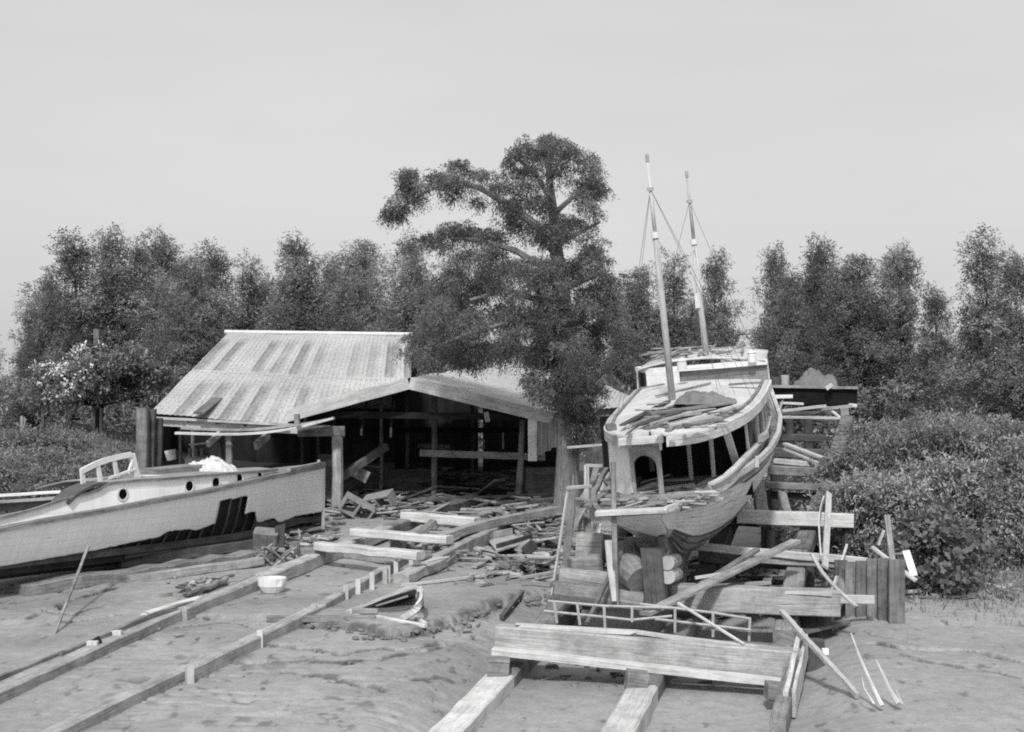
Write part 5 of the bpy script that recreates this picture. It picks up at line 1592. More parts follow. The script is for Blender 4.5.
cable(m2, [c2_, LB(b2.x - 3.3, .75, UR + .12)], .0034, .25)
cable(m2, [c2_ + LB(0, 0, -1.9), LB(b2.x - 3.6, .9, UR + .12)], .0034, .1)
cable(m2, [c2_ + LB(0, -.0, -.9), LB(b2.x - 3.3, 1.05, UR + .12)], .0034, .1)
MB().box(LB(b2.x - .06, -b2.y - .08, UR + 1.55), LB(b2.x - .06, -b2.y - .08, UR + 1.85), .10, .06, up=(1, 0, 0)).build('cleat', PAINT_T, m2)

# ---- rubbish on the roof (each lies on the roof: things of their own)
RUB = 'broken boards lying on the yacht roof'
def roofpt(px, py, du=.0):
    s, t_ = B_pl(px, py, UR + .13 + du); return BW(s, t_, UR + .13 + du)
def roofboard(lab, x0, y0, x1, y1, w_, h_, mat, du=0.03, name='board', **kw):
    kw.setdefault('up', tuple(uv_)); timber(lab, roofpt(x0, y0, du), roofpt(x1, y1, du), w_, h_, mat, name=name, cat='board', group=RUB, **kw)
roofboard('long dark board on the yacht roof running left from the taller mast foot', 622, 425, 668, 401, .10, .03, W_DARK)
roofboard('dark splintered board across the yacht roof just aft of the taller mast', 640, 417, 702, 398, .12, .04, W_GREY, .05)
roofboard('bleached board under the bundle on the yacht roof', 650, 414, 735, 402, .14, .04, W_MID, .07)
roofboard('wide pale board at the aft edge of the yacht roof, over the stern opening', 664, 426, 724, 414, .22, .03, W_LIGHT, .02)
roofboard('thin dark board beneath the wide pale one on the yacht roof', 668, 421, 716, 410, .09, .03, W_BLACK, .04)
roofboard('curled batten on the yacht roof near the port edge', 656, 396, 710, 383, .05, .03, W_MID, .02)
roofboard('low dark frame piece by the starboard foot of the wheelhouse', 729, 384.5, 761, 382.5, .14, .03, W_GREY, .02)
roofboard('bent lath beside the port front corner of the wheelhouse', 643, 388, 664, 384, .05, .03, W_MID, .02)
roofboard('small grey block on the port quarter of the yacht roof', 610, 426, 612, 427.5, .16, .10, W_GREY, .06)
roofboard('short board leaning at the broken stern edge of the roof', 668, 431, 672, 428, .10, .04, W_MID, .03)
roofboard('pale stub at the starboard rail of the roof', 722, 411, 732, 408, .10, .05, W_LIGHT, .03)
for k_, (x0, y0, x1, y1, w_, m_, lb) in enumerate([
    (627, 428, 676, 409, .09, W_GREY, 'long grey plank lying on the port quarter of the roof'),
    (640, 425, 690, 409, .10, W_DARK, 'long dark plank next to the long grey one on the roof'),
    (652, 424, 700, 411, .12, W_MID, 'mid grey plank across the roof aft of the tarpaulin'),
    (646, 429, 664, 424, .12, W_GREY, 'stubby plank near the broken stern edge of the roof'),
    (690, 420, 740, 405, .12, W_LIGHT, 'pale plank running to the starboard side of the roof'),
    (676, 428, 722, 419, .10, W_MID, 'plank nearest the starboard stern edge of the roof'),
    (634, 421, 660, 408, .06, W_DARK, 'thin dark strip left of the taller mast foot')]):
    roofboard(lb, x0, y0, x1, y1, w_, .035, m_, .03 + .02 * (k_ % 4), bow=.04)
debris_r = MB(); rr = random.Random(3)
for k in range(24):
    c = roofpt(rr.uniform(628, 728), rr.uniform(403, 428), .03 + rr.uniform(0, .06)); a = rr.uniform(0, 3.14)
    d = (sv * math.cos(a) + tv * math.sin(a)) * rr.uniform(.06, .25)
    debris_r.box(c - d, c + d, rr.uniform(.02, .09), .02, up=tuple(uv_ + Vector((rr.uniform(-.3, .3), rr.uniform(-.3, .3), 0))), seg=1, ragged=.02)
tag(debris_r.build('splinters', W_SCRAP), 'splinters scattered over the yacht roof round the taller mast', 'splinters', kind='stuff')
rs_ = random.Random(9); spl = MB()
for k in range(26):
    c = BW(SH + rs_.uniform(.2, 2.2), rs_.uniform(-1, 1.1), UR + .62); a = rs_.uniform(0, 3.14); d = (sv * math.cos(a) + tv * math.sin(a)) * rs_.uniform(.1, .5) + uv_ * rs_.uniform(-.02, .06)
    spl.box(c - d, c + d, .05, .03, seg=1)
tag(spl.build('splinters', W_MID), 'sticks lying about on top of the wheelhouse', 'splinters', kind='stuff')
c = roofpt(704, 403, .05); heap('tarp_bundle', 'crumpled stiff grey tarpaulin heaped on the yacht roof between the masts', 'tarpaulin', c + Vector((0, 0, -.02)), .55, .42, .19, CANVAS, 5.5, sharp=2.2)
# ---- rubbish on the stern deck
DUB = 'broken boards heaped on the stern deck of the yacht'
def dkpt(px, py, u): s, t_ = B_pl(px, py, u); return BW(s, t_, u)
for i, (x0, y0, x1, y1, w_, h_, u, mat, lab) in enumerate([
    (588, 506, 620, 480, .14, .04, 1.62, W_MID, 'long grey board slanting up the port side of the stern deck'),
    (636, 493, 658, 484, .22, .03, 1.68, W_LIGHT, 'bright wide board lying highest in the stern heap'),
    (600, 480, 640, 478, .12, .03, 1.66, W_GREY, 'board lying at the foot of the corner panel'),
    (655, 481, 690, 479, .10, .03, 1.66, W_MID, 'thin board across the sill of the stern opening'),
    (664, 489, 694, 485, .13, .04, 1.62, W_LIGHT, 'pale straight board at the middle of the stern heap'),
    (672, 498, 701, 491, .14, .04, 1.56, W_LIGHT, 'pale board at the starboard edge of the stern heap'),
    (630, 498, 668, 494, .12, .03, 1.60, W_GREY, 'grey board across the stern heap under the bright one'),
    (606, 492, 634, 488, .10, .04, 1.62, W_SCRAP, 'short board in the port half of the stern heap'),
    (612, 499, 640, 500, .12, .05, 1.57, W_MID, 'board lying along the transom on the port side'),
    (652, 500, 684, 503, .12, .04, 1.54, W_MID, 'board lying along the transom on the starboard side'),
    (694, 492, 716, 491.5, .04, .03, 1.70, W_LIGHT, 'thin stick poking out over the starboard rail'),
    (640, 483, 668, 475, .08, .03, 1.72, W_MID, 'lath propped in the stern opening'),
    (618, 486, 628, 500, .10, .03, 1.62, W_GREY, 'short board pointing at the camera in the port stern heap'),
    (700, 486, 712, 480, .08, .08, 1.60, W_LIGHT, 'small pale block near the starboard rail')]):
    timber(lab, dkpt(x0, y0, u), dkpt(x1, y1, u), w_, h_, mat, name='board', cat='board', group=DUB, up=tuple(uv_ + tv * random.uniform(-.25, .25)), ragged=.03)
rr = random.Random(17); dd = MB()
for k in range(90):
    a0 = rr.uniform(0, 1); s = rr.uniform(-.75, .75); t_ = rr.uniform(-1, 1) * (.5 + .35 * max(0, s + .7))
    c = BW(s, t_, 1.53 + rr.uniform(0, .16)); a = rr.gauss(1.57, .7); d = (sv * math.cos(a) + tv * math.sin(a)) * rr.uniform(.08, .35)
    dd.box(c - d, c + d, rr.uniform(.03, .10), rr.uniform(.015, .04), up=tuple(uv_ + Vector((rr.uniform(-.5, .5), rr.uniform(-.5, .5), 0))), seg=1, ragged=.02)
tag(dd.build('scrap_wood', W_SCRAP), 'scrap wood littering the stern deck of the yacht', 'scrap', kind='stuff')
# ================================================================== slipway timbers under and beside the yacht
slip = thing('slipway', 'heavy timber slipway trestle carrying the stranded yacht', 'slipway', P(660, 650, 20.5) * 1.0)
slip_loc = Vector(slip.location)
def sb(x0, y0, Y0, x1, y1, Y1, wd, h, mat=W_MID, name='crossbeam', parent=None, **kw):
    kw.setdefault('jit', .009)
    return MB().box(P(x0, y0, Y0), P(x1, y1, Y1), wd, h, **kw).build(name, mat, slip if parent is None else parent)
# front beam with its lower plank
sb(497, 637.5, 20.3, 800, 664, 19.5, .36, .38, W_RAIL, ch=.05, jit=.012)
sb(493, 651, 20.05, 782, 682, 19.2, .22, .10, W_LIGHT, ch=.06, name='bearing_plank')
sb(519, 625.5, 20.25, 634, 632.5, 20.0, .20, .05, W_LIGHT, name='cap_strip', ragged=.06)
sb(634, 632, 19.98, 778, 650, 19.6, .12, .05, W_LIGHT, name='cap_strip')
# stringers running up the slope
def sg(x0, y0, Y0, x1, y1, Y1, wd, h, mat=W_MID, **kw): return sb(x0, y0, Y0, x1, y1, Y1, wd, h, mat, name='stringer', **kw)
sg(440, 752, 16.8, 500, 687, 19.7, .42, .36, W_LIGHT, ch=.05)
sb(488, 666, 19.75, 509, 668, 19.75, .35, .26, W_MID, name='block')
sg(618, 742, 16.9, 643, 698, 18.9, .42, .36, W_LIGHT)
sb(626, 679, 18.9, 647, 682, 18.9, .35, .26, W_MID, name='block')
sg(500, 687, 19.75, 570, 600, 24.5, .42, .36, W_GREY)
sg(643, 698, 19.0, 690, 612, 23.5, .42, .36, W_GREY)
sg(777, 735, 17.0, 797, 655, 20.4, .20, .30, W_MID)
sb(766, 690, 18.6, 786, 692, 18.6, .3, .22, W_MID, name='block')
sg(786, 705, 18.0, 800, 640, 20.3, .07, .35, W_LIGHT)
sg(794, 705, 18.0, 806, 645, 20.3, .05, .35, W_LIGHT)
sg(784, 640, 21.6, 800, 555, 25.7, .34, .30, W_MID)
sg(800, 556, 25.6, 829, 480, 31.2, .34, .28, W_GREY)
sg(829, 480, 31.3, 847, 420, 39.2, .34, .26, W_GREY)
sg(585, 610, 24.6, 640, 500, 30, .34, .30, W_DARK)
sg(690, 612, 23.6, 730, 520, 28, .34, .30, W_DARK)
sg(763, 520, 27, 758, 485, 29.5, .25, .25, W_MID)
# crossbeams
sb(560, 584, 23.0, 700, 602, 22.4, .34, .34, W_GREY)
sb(668, 596, 22.5, 840, 603, 22.0, .40, .40, W_RAIL, ch=.04, jit=.012)
sb(728, 589, 22.3, 832, 594, 21.9, .24, .05, W_LIGHT, name='cap_strip')
sb(838, 598.5, 22.6, 875, 599.5, 22.4, .10, .14, W_LIGHT, name='board')
sb(690, 546, 25.0, 868, 562, 24.2, .12, .14, W_LIGHT)
sb(745, 556, 24.9, 851, 563, 24.4, .30, .20, W_MID)
sb(700, 553, 25.5, 790, 560, 25.0, .34, .32, W_DARK)
sb(738, 516, 27.2, 854, 521, 26.6, .30, .26, W_LIGHT, ch=.04)
sb(640, 510, 27.5, 760, 520, 27.3, .30, .28, W_DARK)
sb(752, 484, 29.8, 860, 489, 29.2, .30, .14, W_MID)
sb(752, 494, 29.9, 860, 499, 29.3, .10, .16, W_DARK)
sb(768, 470, 31.5, 858, 474, 31, .22, .22, W_GREY)
sb(775, 461, 32.5, 820, 465, 32, .24, .12, W_LIGHT)
sb(772, 452, 34.5, 862, 456, 34, .25, .25, W_DARK)
sb(775, 437, 37, 845, 440, 36.5, .2, .2, W_DARK)
# logs / cribbing behind the front beam
lg = MB().tube([P(560, 576, 22.2), P(600, 582, 22.1), P(662, 589, 22.0)], [.15, .17, .15], 12, jit=.05)
tag(lg.build('log', W_MID), 'thick pale log lying across the cribbing left of the rudder', 'log')
lg = MB().tube([P(556, 592, 22.0), P(645, 603, 21.6)], [.17, .17], 10, jit=.05)
tag(lg.build('log', W_GREY), 'muddy log on the ground in front of the thick pale log', 'log')
lg = MB().tube([P(625, 556, 23.2), P(628, 568, 21.9), P(640, 580, 21.6)], [.27, .25, .22], 12, jit=.05)
tag(lg.build('log', W_GREY), 'fat dark log end between the upright board and the rudder', 'log')
lg = MB().tube([P(590, 551, 24.4), P(655, 548, 24.2)], [.22, .22], 10, jit=.04)
tag(lg.build('log', W_GREY), 'horizontal log under the transom of the yacht', 'log')
for i, (x, y, lab) in enumerate([(667, 563, 'upper of two round pale log ends beside the rudder'), (668, 577, 'lower of two round pale log ends beside the rudder')]):
    lg = MB().tube([P(x, y, 21.75), P(x + 8, y - 3, 23)], [.115, .12], 14, jit=.02); tag(lg.build('log_end', W_LIGHT), lab, 'log')
# tall upright timber in front of the rudder
timber('broad weathered upright timber standing just left of the rudder', P(655, 606, 21.4), P(651, 549, 21.6), .33, .12, W_DARK, name='upright_timber', up=(0, 1, 0), ragged=.05)
# grey boxes on the cribbing
crate('tilted grey box balanced on the cribbing left of the yacht stern', 590, 563, 23.0, .42, .34, .46, -.25, W_MID, tilt=-.35)
crate('long low grey box under the tilted one on the cribbing', 585, 571, 22.8, .50, .35, .20, .15, W_MID)
timber('grey board tilted on the ground in front of the low box', P(560, 577, 22.4), P(570, 568, 23), .26, .05, W_MID, name='board', cat='board')
timber('thick board ends stacked flat below the tilted board', P(553, 583, 22.1), P(570, 585, 22), .3, .08, W_GREY, name='board', cat='board')
# A-shaped prop under the transom
pr = thing('prop_frame', 'triangular timber prop under the port side of the transom', 'prop', P(606, 553, 24))
MB().box(P(601, 536, 24), P(594, 552, 24), .18, .1, up=(0, 1, 0)).build('leg', W_LIGHT, pr)
MB().box(P(601, 536, 24), P(627, 541, 24.3), .1, .12, up=(0, 1, 0)).build('top_rail', W_MID, pr)
MB().box(P(594, 555, 23.9), P(628, 556, 23.9), .12, .18, up=(0, 0, 1)).build('sill', W_MID, pr)

# light boards, poles and sticks leaning about (each a thing)
def tb(lab, x0, y0, Y0, x1, y1, Y1, wd, h, mat=W_MID, name='board', cat='board', **kw):
    return timber(lab, P(x0, y0, Y0), P(x1, y1, Y1), wd, h, mat, name=name, cat=cat, **kw)
tb('wide weathered plank slanting from the front cage up to the right beams', 645, 614, 20.7, 796, 541, 23.8, .20, .06, W_MID, name='plank', cat='plank')
tb('narrower plank slanting left of the wide one, behind it', 664, 607, 21.4, 757, 550, 24.2, .11, .06, W_MID, name='plank', cat='plank')
tb('short bright lath lying across both slanting planks', 695, 578, 22.3, 735, 572, 22.4, .05, .05, W_LIGHT)
tb('short pale board behind the slanting planks, above the second beam', 716, 586, 22.8, 771, 582.5, 22.7, .10, .06, W_MID)
tb('thin stick slanting from the planks down to the front beam', 678, 603, 20.5, 744, 644, 19.6, .035, .035, W_LIGHT, name='stick', cat='stick')
tb('pale round pole sloping from the second beam down onto the mud at right', 782, 612, 20.6, 858, 696, 17.9, .07, .07, W_LIGHT, name='pole', cat='pole')
tb('small white block tied to the sloping pale pole', 822, 652, 19.2, 828, 652, 19.2, .09, .09, WHITE, name='block', cat='block')
mb = MB(); plank_path(mb, [P(812, 554, 23.5), P(822, 572, 22.8), P(838, 590, 22), P(857, 607, 21.4)], .06, .03); tag(mb.build('curved_lath', W_LIGHT), 'curved pale lath hooked over the right end of the beams', 'lath')
tb('straight pale upright lath standing at the right stringer', 829, 493, 27, 825, 567, 24, .12, .04, W_LIGHT, name='lath', cat='lath', up=(0, 1, 0))
mb = MB(); plank_path(mb, [P(824, 497, 27), P(819, 520, 26), P(821, 557, 24)], .03, .06); tag(mb.build('bent_lath', W_LIGHT), 'bent upright lath beside the straight one at the right stringer', 'lath')
tb('short timber upright between the third and fourth crossbeams', 782, 493, 28.6, 787, 513, 27.6, .18, .08, W_MID, up=(0, 1, 0))
tb('wide board leaning against the right end of the second beam', 849, 566, 24.0, 834, 606, 22.6, .26, .07, W_MID, up=(0, 1, 0))
tb('thin stick standing behind the right beam ends', 847, 545, 24.4, 832, 590, 23, .04, .04, W_LIGHT, name='stick', cat='stick')
tb('long pale plank pair sloping right among the upper beams, the upper one', 785, 444, 33, 844, 466, 31, .14, .06, W_LIGHT, name='plank', cat='plank')
tb('long pale plank pair sloping right among the upper beams, the lower one', 784, 449, 33, 818, 463, 31.6, .06, .05, W_LIGHT, name='plank', cat='plank')
tb('straight pale board on top of the shrub-grown upper beams', 780, 417, 40, 850, 418.5, 39.5, .14, .08, W_LIGHT)
tb('split branch-like board below the dark timber wall', 782, 411, 41, 826, 406, 41, .10, .09, W_LIGHT)
tb('short slanting board at the right end of the upper beams', 832, 411, 40, 842, 419, 39.8, .10, .05, W_LIGHT)
tb('grey board lying right under the dark timber wall', 822, 409, 41.5, 852, 406, 41.5, .14, .1, W_MID)
tb('thick grey block at the end of the upper boards', 840, 412, 41, 848, 411, 41, .22, .25, W_MID, name='block', cat='block')
tb('long dark beam lying under the upper boards', 778, 413.5, 41.6, 846, 412.5, 41.2, .2, .1, W_DARK, name='beam', cat='beam')
# uprights under the ways
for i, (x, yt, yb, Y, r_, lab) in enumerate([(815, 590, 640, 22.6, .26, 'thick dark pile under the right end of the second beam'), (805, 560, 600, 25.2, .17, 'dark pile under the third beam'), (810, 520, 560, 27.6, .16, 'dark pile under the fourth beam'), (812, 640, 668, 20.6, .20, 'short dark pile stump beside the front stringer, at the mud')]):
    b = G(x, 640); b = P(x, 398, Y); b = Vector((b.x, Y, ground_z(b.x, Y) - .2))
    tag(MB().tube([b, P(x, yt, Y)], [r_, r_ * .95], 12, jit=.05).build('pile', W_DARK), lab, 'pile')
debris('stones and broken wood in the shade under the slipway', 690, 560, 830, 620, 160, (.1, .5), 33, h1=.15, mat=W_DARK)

# bent iron cage behind the front beam
cg = thing('iron_railing', 'thin pale iron railing lying on edge behind the front slipway beam', 'railing', P(650, 630, 20.6))
def tub(pts, r_, name): MB().tube([P(*p) for p in pts], r_, 6).build(name, IRON_L, cg)
tub([(548, 601, 20.9), (604, 606, 20.8), (672, 608, 20.7)], .022, 'rail'); tub([(544, 611, 20.9), (604, 617, 20.7), (632, 620, 20.6), (672, 616, 20.6)], .022, 'rail')
tub([(640, 604, 20.8), (715, 613, 20.6), (751, 619, 20.4)], .022, 'rail'); tub([(655, 619, 20.6), (715, 626, 20.4), (751, 630, 20.3)], .022, 'rail')
for (x, y0, y1, dx) in [(554, 602, 623, 3), (577, 603, 625, 3), (604, 606, 628, 1), (632, 607, 622, 0), (675, 609, 633, 0), (713, 613, 637, 0), (750, 618, 641, -1)]:
    tub([(x, y0, 20.75 - (x - 550) * .0017), (x + dx, y1, 20.72 - (x - 550) * .0017)], .022, 'upright')
# poles and boards standing left of the stern
tb('tall dark round rod standing in front of the yacht transom', 613, 462, 21.6, 616, 606, 21.2, .075, .075, W_GREY, name='rod', cat='rod')
tb('pointed pale stake standing just left of the dark rod', 609, 541, 21.5, 614, 602, 21.1, .15, .10, W_LIGHT, name='stake', cat='stake', up=(0, 1, 0), tw=.45)
tb('thin dark stick crossing behind the dark rod', 626, 541, 22, 586, 626, 20.9, .06, .06, W_GREY, name='stick', cat='stick')
tb('thin bright pole leaning left of the scaffold post', 567.5, 492, 22.5, 552, 595, 22.2, .04, .04, W_LIGHT, name='pole', cat='pole')
sc = thing('scaffold', 'rough timber scaffold standing at the port side of the yacht stern', 'scaffold', P(572, 566, 24))
MB().box(P(571.5, 491, 24), P(566, 566, 24), .13, .09, up=(0, 1, 0)).build('post', W_MID, sc)
MB().box(P(586.5, 465, 24.6), P(586.5, 530, 24.5), .09, .06, up=(0, 1, 0)).build('post', W_LIGHT, sc)
MB().box(P(597, 466, 25), P(580, 526, 25), .10, .06, up=(0, 1, 0)).build('post', W_MID, sc)
MB().box(P(586, 465.5, 24.6), P(602, 466, 24.7), .05, .06).build('ledger', W_LIGHT, sc)
MB().box(P(568, 488, 24), P(590, 486, 24.2), .12, .06).build('ledger', W_LIGHT, sc)
MB().box(P(571, 498, 24), P(596, 501, 24.1), .08, .05).build('ledger', W_MID, sc)
MB().box(P(568, 447.5, 25.5), P(603, 445, 25.0), .06, .05).build('ledger', W_LIGHT, sc)
MB().box(P(570, 531, 24), P(585, 504, 24.2), .12, .06, up=(0, 1, 0)).build('brace', W_MID, sc)
MB().box(P(578, 537, 24.3), P(583, 510, 24.3), .06, .05, up=(0, 1, 0)).build('brace', W_LIGHT, sc)
MB().box(P(586, 500, 24.8), P(602, 474, 25.2), .30, .04).build('plank', W_MID, sc)
tb('short thick post standing between scaffold and transom', 585, 506, 24.6, 588, 535, 24.4, .12, .12, W_GREY, name='post', cat='post')
tb('small white box on the ground behind the scaffold', 592, 528, 25.5, 600, 529, 25.5, .3, .22, PAINT_T, name='box', cat='box')

# ---- board fence right, with corner post
fe = thing('board_fence', 'short fence of wide dark upright boards right of the slipway', 'fence', G(868, 622))
pa_, pb_ = G(836, 618), G(890, 620)
for k in range(5):
    q = pa_.lerp(pb_, (k + .5) / 5); wd = (pb_ - pa_).length / 5
    MB().box(q + Vector((0, 0, -.1)), q + Vector((0, 0, .98 + .03 * math.sin(k * 5))), wd * .97, .05, up=(0, 1, 0), seg=2).build('board', W_GREY, fe)
q = G(896, 621); MB().box(q + Vector((0, -.04, -.1)), q + Vector((0, -.04, 1.0)), .26, .10, up=(0, 1, 0), seg=3).build('post', W_GREY, fe)
q = G(889, 600); tb('narrow stake rising above the board fence', 887, 515, 24.5, 893, 565, 24.2, .10, .06, W_MID, name='stake', cat='stake', up=(0, 1, 0))
tb('bright short board leaning against the broad-leaved bush', 906, 551, 24.0, 914, 576, 23.8, .13, .05, PAINT_T, up=(0, 1, 0))
tb('pale lath lying across the top of the board fence', 872, 547, 24.2, 916, 581, 23.6, .08, .05, W_LIGHT, name='lath', cat='lath')
tb('small tilted board behind the fence top', 894, 554, 24.3, 905, 553, 24.2, .10, .04, W_MID)
tb('short slanting stick above the fence', 878, 545, 24.4, 884, 530, 24.4, .08, .04, W_LIGHT, name='stick', cat='stick')
tb('flat grey plank lying at the foot of the board fence', 802, 632, 22.0, 846, 622, 22.6, .2, .05, W_GREY, name='plank', cat='plank')
tb('long weathered board lying on the earth below the broad-leaved bush', 905, 592, 24.5, 958, 587, 25.2, .14, .04, W_LIGHT)
def reed(lab, pts, r_):
    tag(MB().tube([P(*p) for p in pts], [r_ * (1 - .7 * i / (len(pts) - 1)) for i in range(len(pts))], 6).build('bent_stick', W_LIGHT), lab, 'stick')
reed('tall curved pale stick rising from the mud at the bottom right', [(882, 706, 17.2), (871, 683, 17.4), (859, 655, 17.6), (851, 633, 17.8)], .03)
reed('shorter hooked pale stick rising right of the tall curved one', [(899, 704, 17.2), (890, 690, 17.4), (882, 672, 17.5), (876, 660, 17.6)], .035)
reed('tiny pale stick beside the hooked one at the bottom edge', [(902, 704, 17.2), (896, 690, 17.3)], .02)
reed('faint thin stick left of the tall curved one', [(874, 704, 17.2), (864, 688, 17.3), (862, 677, 17.4)], .015)
# concrete lumps far right
for i, (x, y, s_, lab) in enumerate([(983, 562, .34, 'rounded pale lump at the far right foot of the shrubs, left one'), (1000, 560, .30, 'rounded pale lump at the far right foot of the shrubs, right one')]):
    c = G(x, y + 6); heap('rubble_lump', lab, 'lump', c, s_, s_, s_ * .95, CONC, 2.2 + i, sharp=.4, nx=14)

# ---- dark timber wall with tarpaulin at the head of the slipway
tw = thing('timber_barge', 'long dark timber hulk lying across the head of the slipway', 'barge', P(815, 405, 45))
MB().box(P(765, 396, 44), P(852, 396.5, 44.5), .9, .58, ch=.04).build('hull', W_BLACK, tw)
MB().box(P(765, 386.5, 43.9), P(852, 388, 44.4), .95, .09, ch=.04).build('gunwale', W_MID, tw)
MB().box(P(780, 403, 43.4), P(803, 404, 43.4), .2, .08).build('fender', W_LIGHT, tw)
MB().box(P(848, 405, 44), P(856, 406, 44), .3, .12).build('fender', W_LIGHT, tw)
c = P(816, 388, 44.4); heap('tarpaulin', 'large crumpled tarpaulin heaped on the dark hulk at the head of the slipway', 'tarpaulin', c + Vector((0, 0, -.02)), .75, .55, .52, CANVAS, 8.8, sharp=1.8)
MB_ = MB().box(P(826, 389, 43.6), P(832, 384.5, 43.6), .12, .12); tag(MB_.build('stick', W_LIGHT), 'short pale stick poking out of the tarpaulin', 'stick')
tb('pale board jutting from the yacht towards the dark hulk', 768, 397, 36, 792, 396.5, 36, .22, .10, PAINT_T)
tb('thin strut under the jutting pale board', 783, 399, 36, 779, 411, 36, .06, .06, W_LIGHT, name='strut', cat='strut')
for i, (x, y, lab) in enumerate([(785, 377, 'small drum standing at the left of the tarpaulin'), (776, 379, 'dark small drum by the bow of the yacht')]):
    tag(MB().tube([P(x, 388, 45), P(x, y - 2, 45)], [.14, .14], 12).build('drum', IRON_L if i == 0 else IRON), lab, 'drum')

# ================================================================== launching rails on the mud, left
def rail(name, lab, pts, wd, h, mat, lift=.0, dx=0, seg=3, extras=None, sink=.06):
    q = [G(x, y) for x, y in pts]
    e = thing(name, lab, 'rail', q[0])
    for i, (a, b) in enumerate(zip(q[:-1], q[1:])):
        k = Vector((0, 0, h / 2 - sink + lift))
        a2 = a + k; b2 = b + k
        MB().box(a2, b2, wd, h, seg=max(3, int((b - a).length / .5)), jit=.005, ch=.06).build('beam', mat, e)
    return e, q
ra, qa = rail('launching_rail', 'longest launching rail at the left, broad and flat topped, running up to the shed', [(-60, 727), (187, 613)], .34, .22, W_RAIL)
MB().box(G(180, 615, .08), G(264, 581, .10), .24, .24, jit=.008).build('beam', W_RAIL, ra)
MB().box(G(262, 581, .12), G(388, 531, .16), .32, .26, jit=.01).build('beam', W_RAIL, ra)
MB().box(G(388, 531, .18), G(478, 497, .2), .3, .26, jit=.02).build('beam', W_GREY, ra)
for (x, y) in [(93, 656), (117, 645)]:
    q = G(x, y); MB().box(q + Vector((.0, -.02, -.15)), q + Vector((.0, -.02, .22)), .16, .10, up=(0, 1, 0)).build('stake', W_LIGHT, ra)
MB().box(G(-50, 703, .10), G(60, 659, .10), .06, .2, jit=.01).build('side_plank', W_MID, ra)
MB().box(G(60, 659, .12), G(192, 606, .12), .07, .2, jit=.02, bow=.05).build('side_plank', W_GREY, ra)
MB().box(G(150, 614, .1), G(208, 597, .1), .35, .05, ragged=.15).build('side_plank', W_LIGHT, ra)
MB().box(G(210, 597, .12), G(310, 556, .2), .08, .12, jit=.01).build('side_plank', W_GREY, ra)
rb, qb = rail('launching_rail', 'second launching rail from the left, narrower, with pale stakes along its right side', [(-30, 782), (189, 675)], .22, .20, W_RAIL)
for (a, b, m_) in [((186, 676.5), (320, 611), W_RAIL), ((319, 611.5), (440, 539), W_RAIL), ((440, 539), (500, 509), W_MID)]:
    MB().box(G(*a, .06), G(*b, .06), .18 if a[0] > 300 else .22, .24, jit=.006).build('beam', m_, rb)
for (x, y, h_) in [(191, 681, .2), (260, 645, .25), (314, 617, .25), (346, 600, .3), (358, 594, .3), (372, 588, .32), (385, 581, .3), (388, 580, .3), (396, 574, .32), (411, 565, .32), (424, 557, .3), (437, 549, .3), (447, 543, .3)]:
    q = G(x, y + 2); MB().box(q + Vector((0, 0, -.1)), q + Vector((0, 0, h_)), .09, .05, up=(0, 1, 0), seg=1).build('stake', W_LIGHT, rb)
rc = thing('launching_rail', 'third launching rail, short and thick, ending beside the broken pallet', 'rail', G(420, 575))
MB().box(G(402, 579, .08), G(440, 562, .12), .30, .2, jit=.02).build('beam', W_LIGHT, rc)
MB().box(G(438, 562, .12), G(508, 527, .24), .22, .34, jit=.015).build('beam', W_MID, rc)
MB().box(G(500, 530, .2), G(545, 512, .2), .2, .3).build('beam', W_GREY, rc)
# crossing pale timbers in front of the shed
def gt(lab, x0, y0, h0, x1, y1, h1, wd, h, mat=W_MID, name='timber', cat='timber', **kw):
    return timber(lab, G(x0, y0, h0), G(x1, y1, h1), wd, h, mat, name=name, cat=cat, **kw)
gt('nearer of the two bleached timbers lying across the rails', 318, 546, .42, 421, 556, .42, .30, .16, W_LIGHT, jit=.012)
gt('farther of the two bleached timbers lying across the rails', 354, 532, .45, 450, 540, .45, .30, .16, W_LIGHT, jit=.012)
gt('third bleached timber behind the two crossing ones, under the diagonal plank', 404, 516, .35, 478, 523, .35, .30, .22, W_LIGHT, jit=.012)
gt('short diagonal grey plank standing on the crossing timbers', 408, 545, .3, 434, 521, .75, .24, .10, W_GREY, name='plank', cat='plank')
gt('weathered round log running left from the nearer crossing timber', 300, 552, .3, 325, 551, .3, .22, .2, W_GREY, name='log', cat='log', ch=.3)
gt('fat timber lying under the far end of the crossing timbers', 432, 556, .08, 392, 556, .08, .3, .25, W_GREY)
gt('light flat board on the ground inside the rails', 346, 555, .06, 400, 563, .06, .25, .08, W_MID, name='board', cat='board')
gt('grey timber between the crossing timbers, parallel to the rails', 395, 545, .2, 424, 530, .3, .22, .22, W_MID)
mb = MB(); plank_path(mb, [G(435, 540, .30), G(478, 526, .45), G(515, 518, .48), (G(556, 510, .52))], .28, .16); tag(mb.build('long_spar', W_MID), 'long curved grey spar reaching from the rails to the cypress trunk', 'spar')
gt('flat pale board behind the long curved spar', 492, 503, .25, 556, 499, .3, .3, .08, W_MID, name='board', cat='board')
gt('grey board under the flat pale one behind the curved spar', 494, 509, .2, 548, 505, .25, .3, .08, W_GREY, name='board', cat='board')
gt('long pole on the ground in front of the shed floor', 408, 500, .35, 560, 494, .35, .07, .07, W_GREY, name='pole', cat='pole')
gt('dark plank leaning inside the shed, left of middle', 396, 502, .1, 440, 486, .6, .3, .06, W_DARK, name='plank', cat='plank')
gt('dark plank leaning inside the shed, right of middle', 473, 500, .1, 500, 480, .8, .3, .06, W_DARK, name='plank', cat='plank')
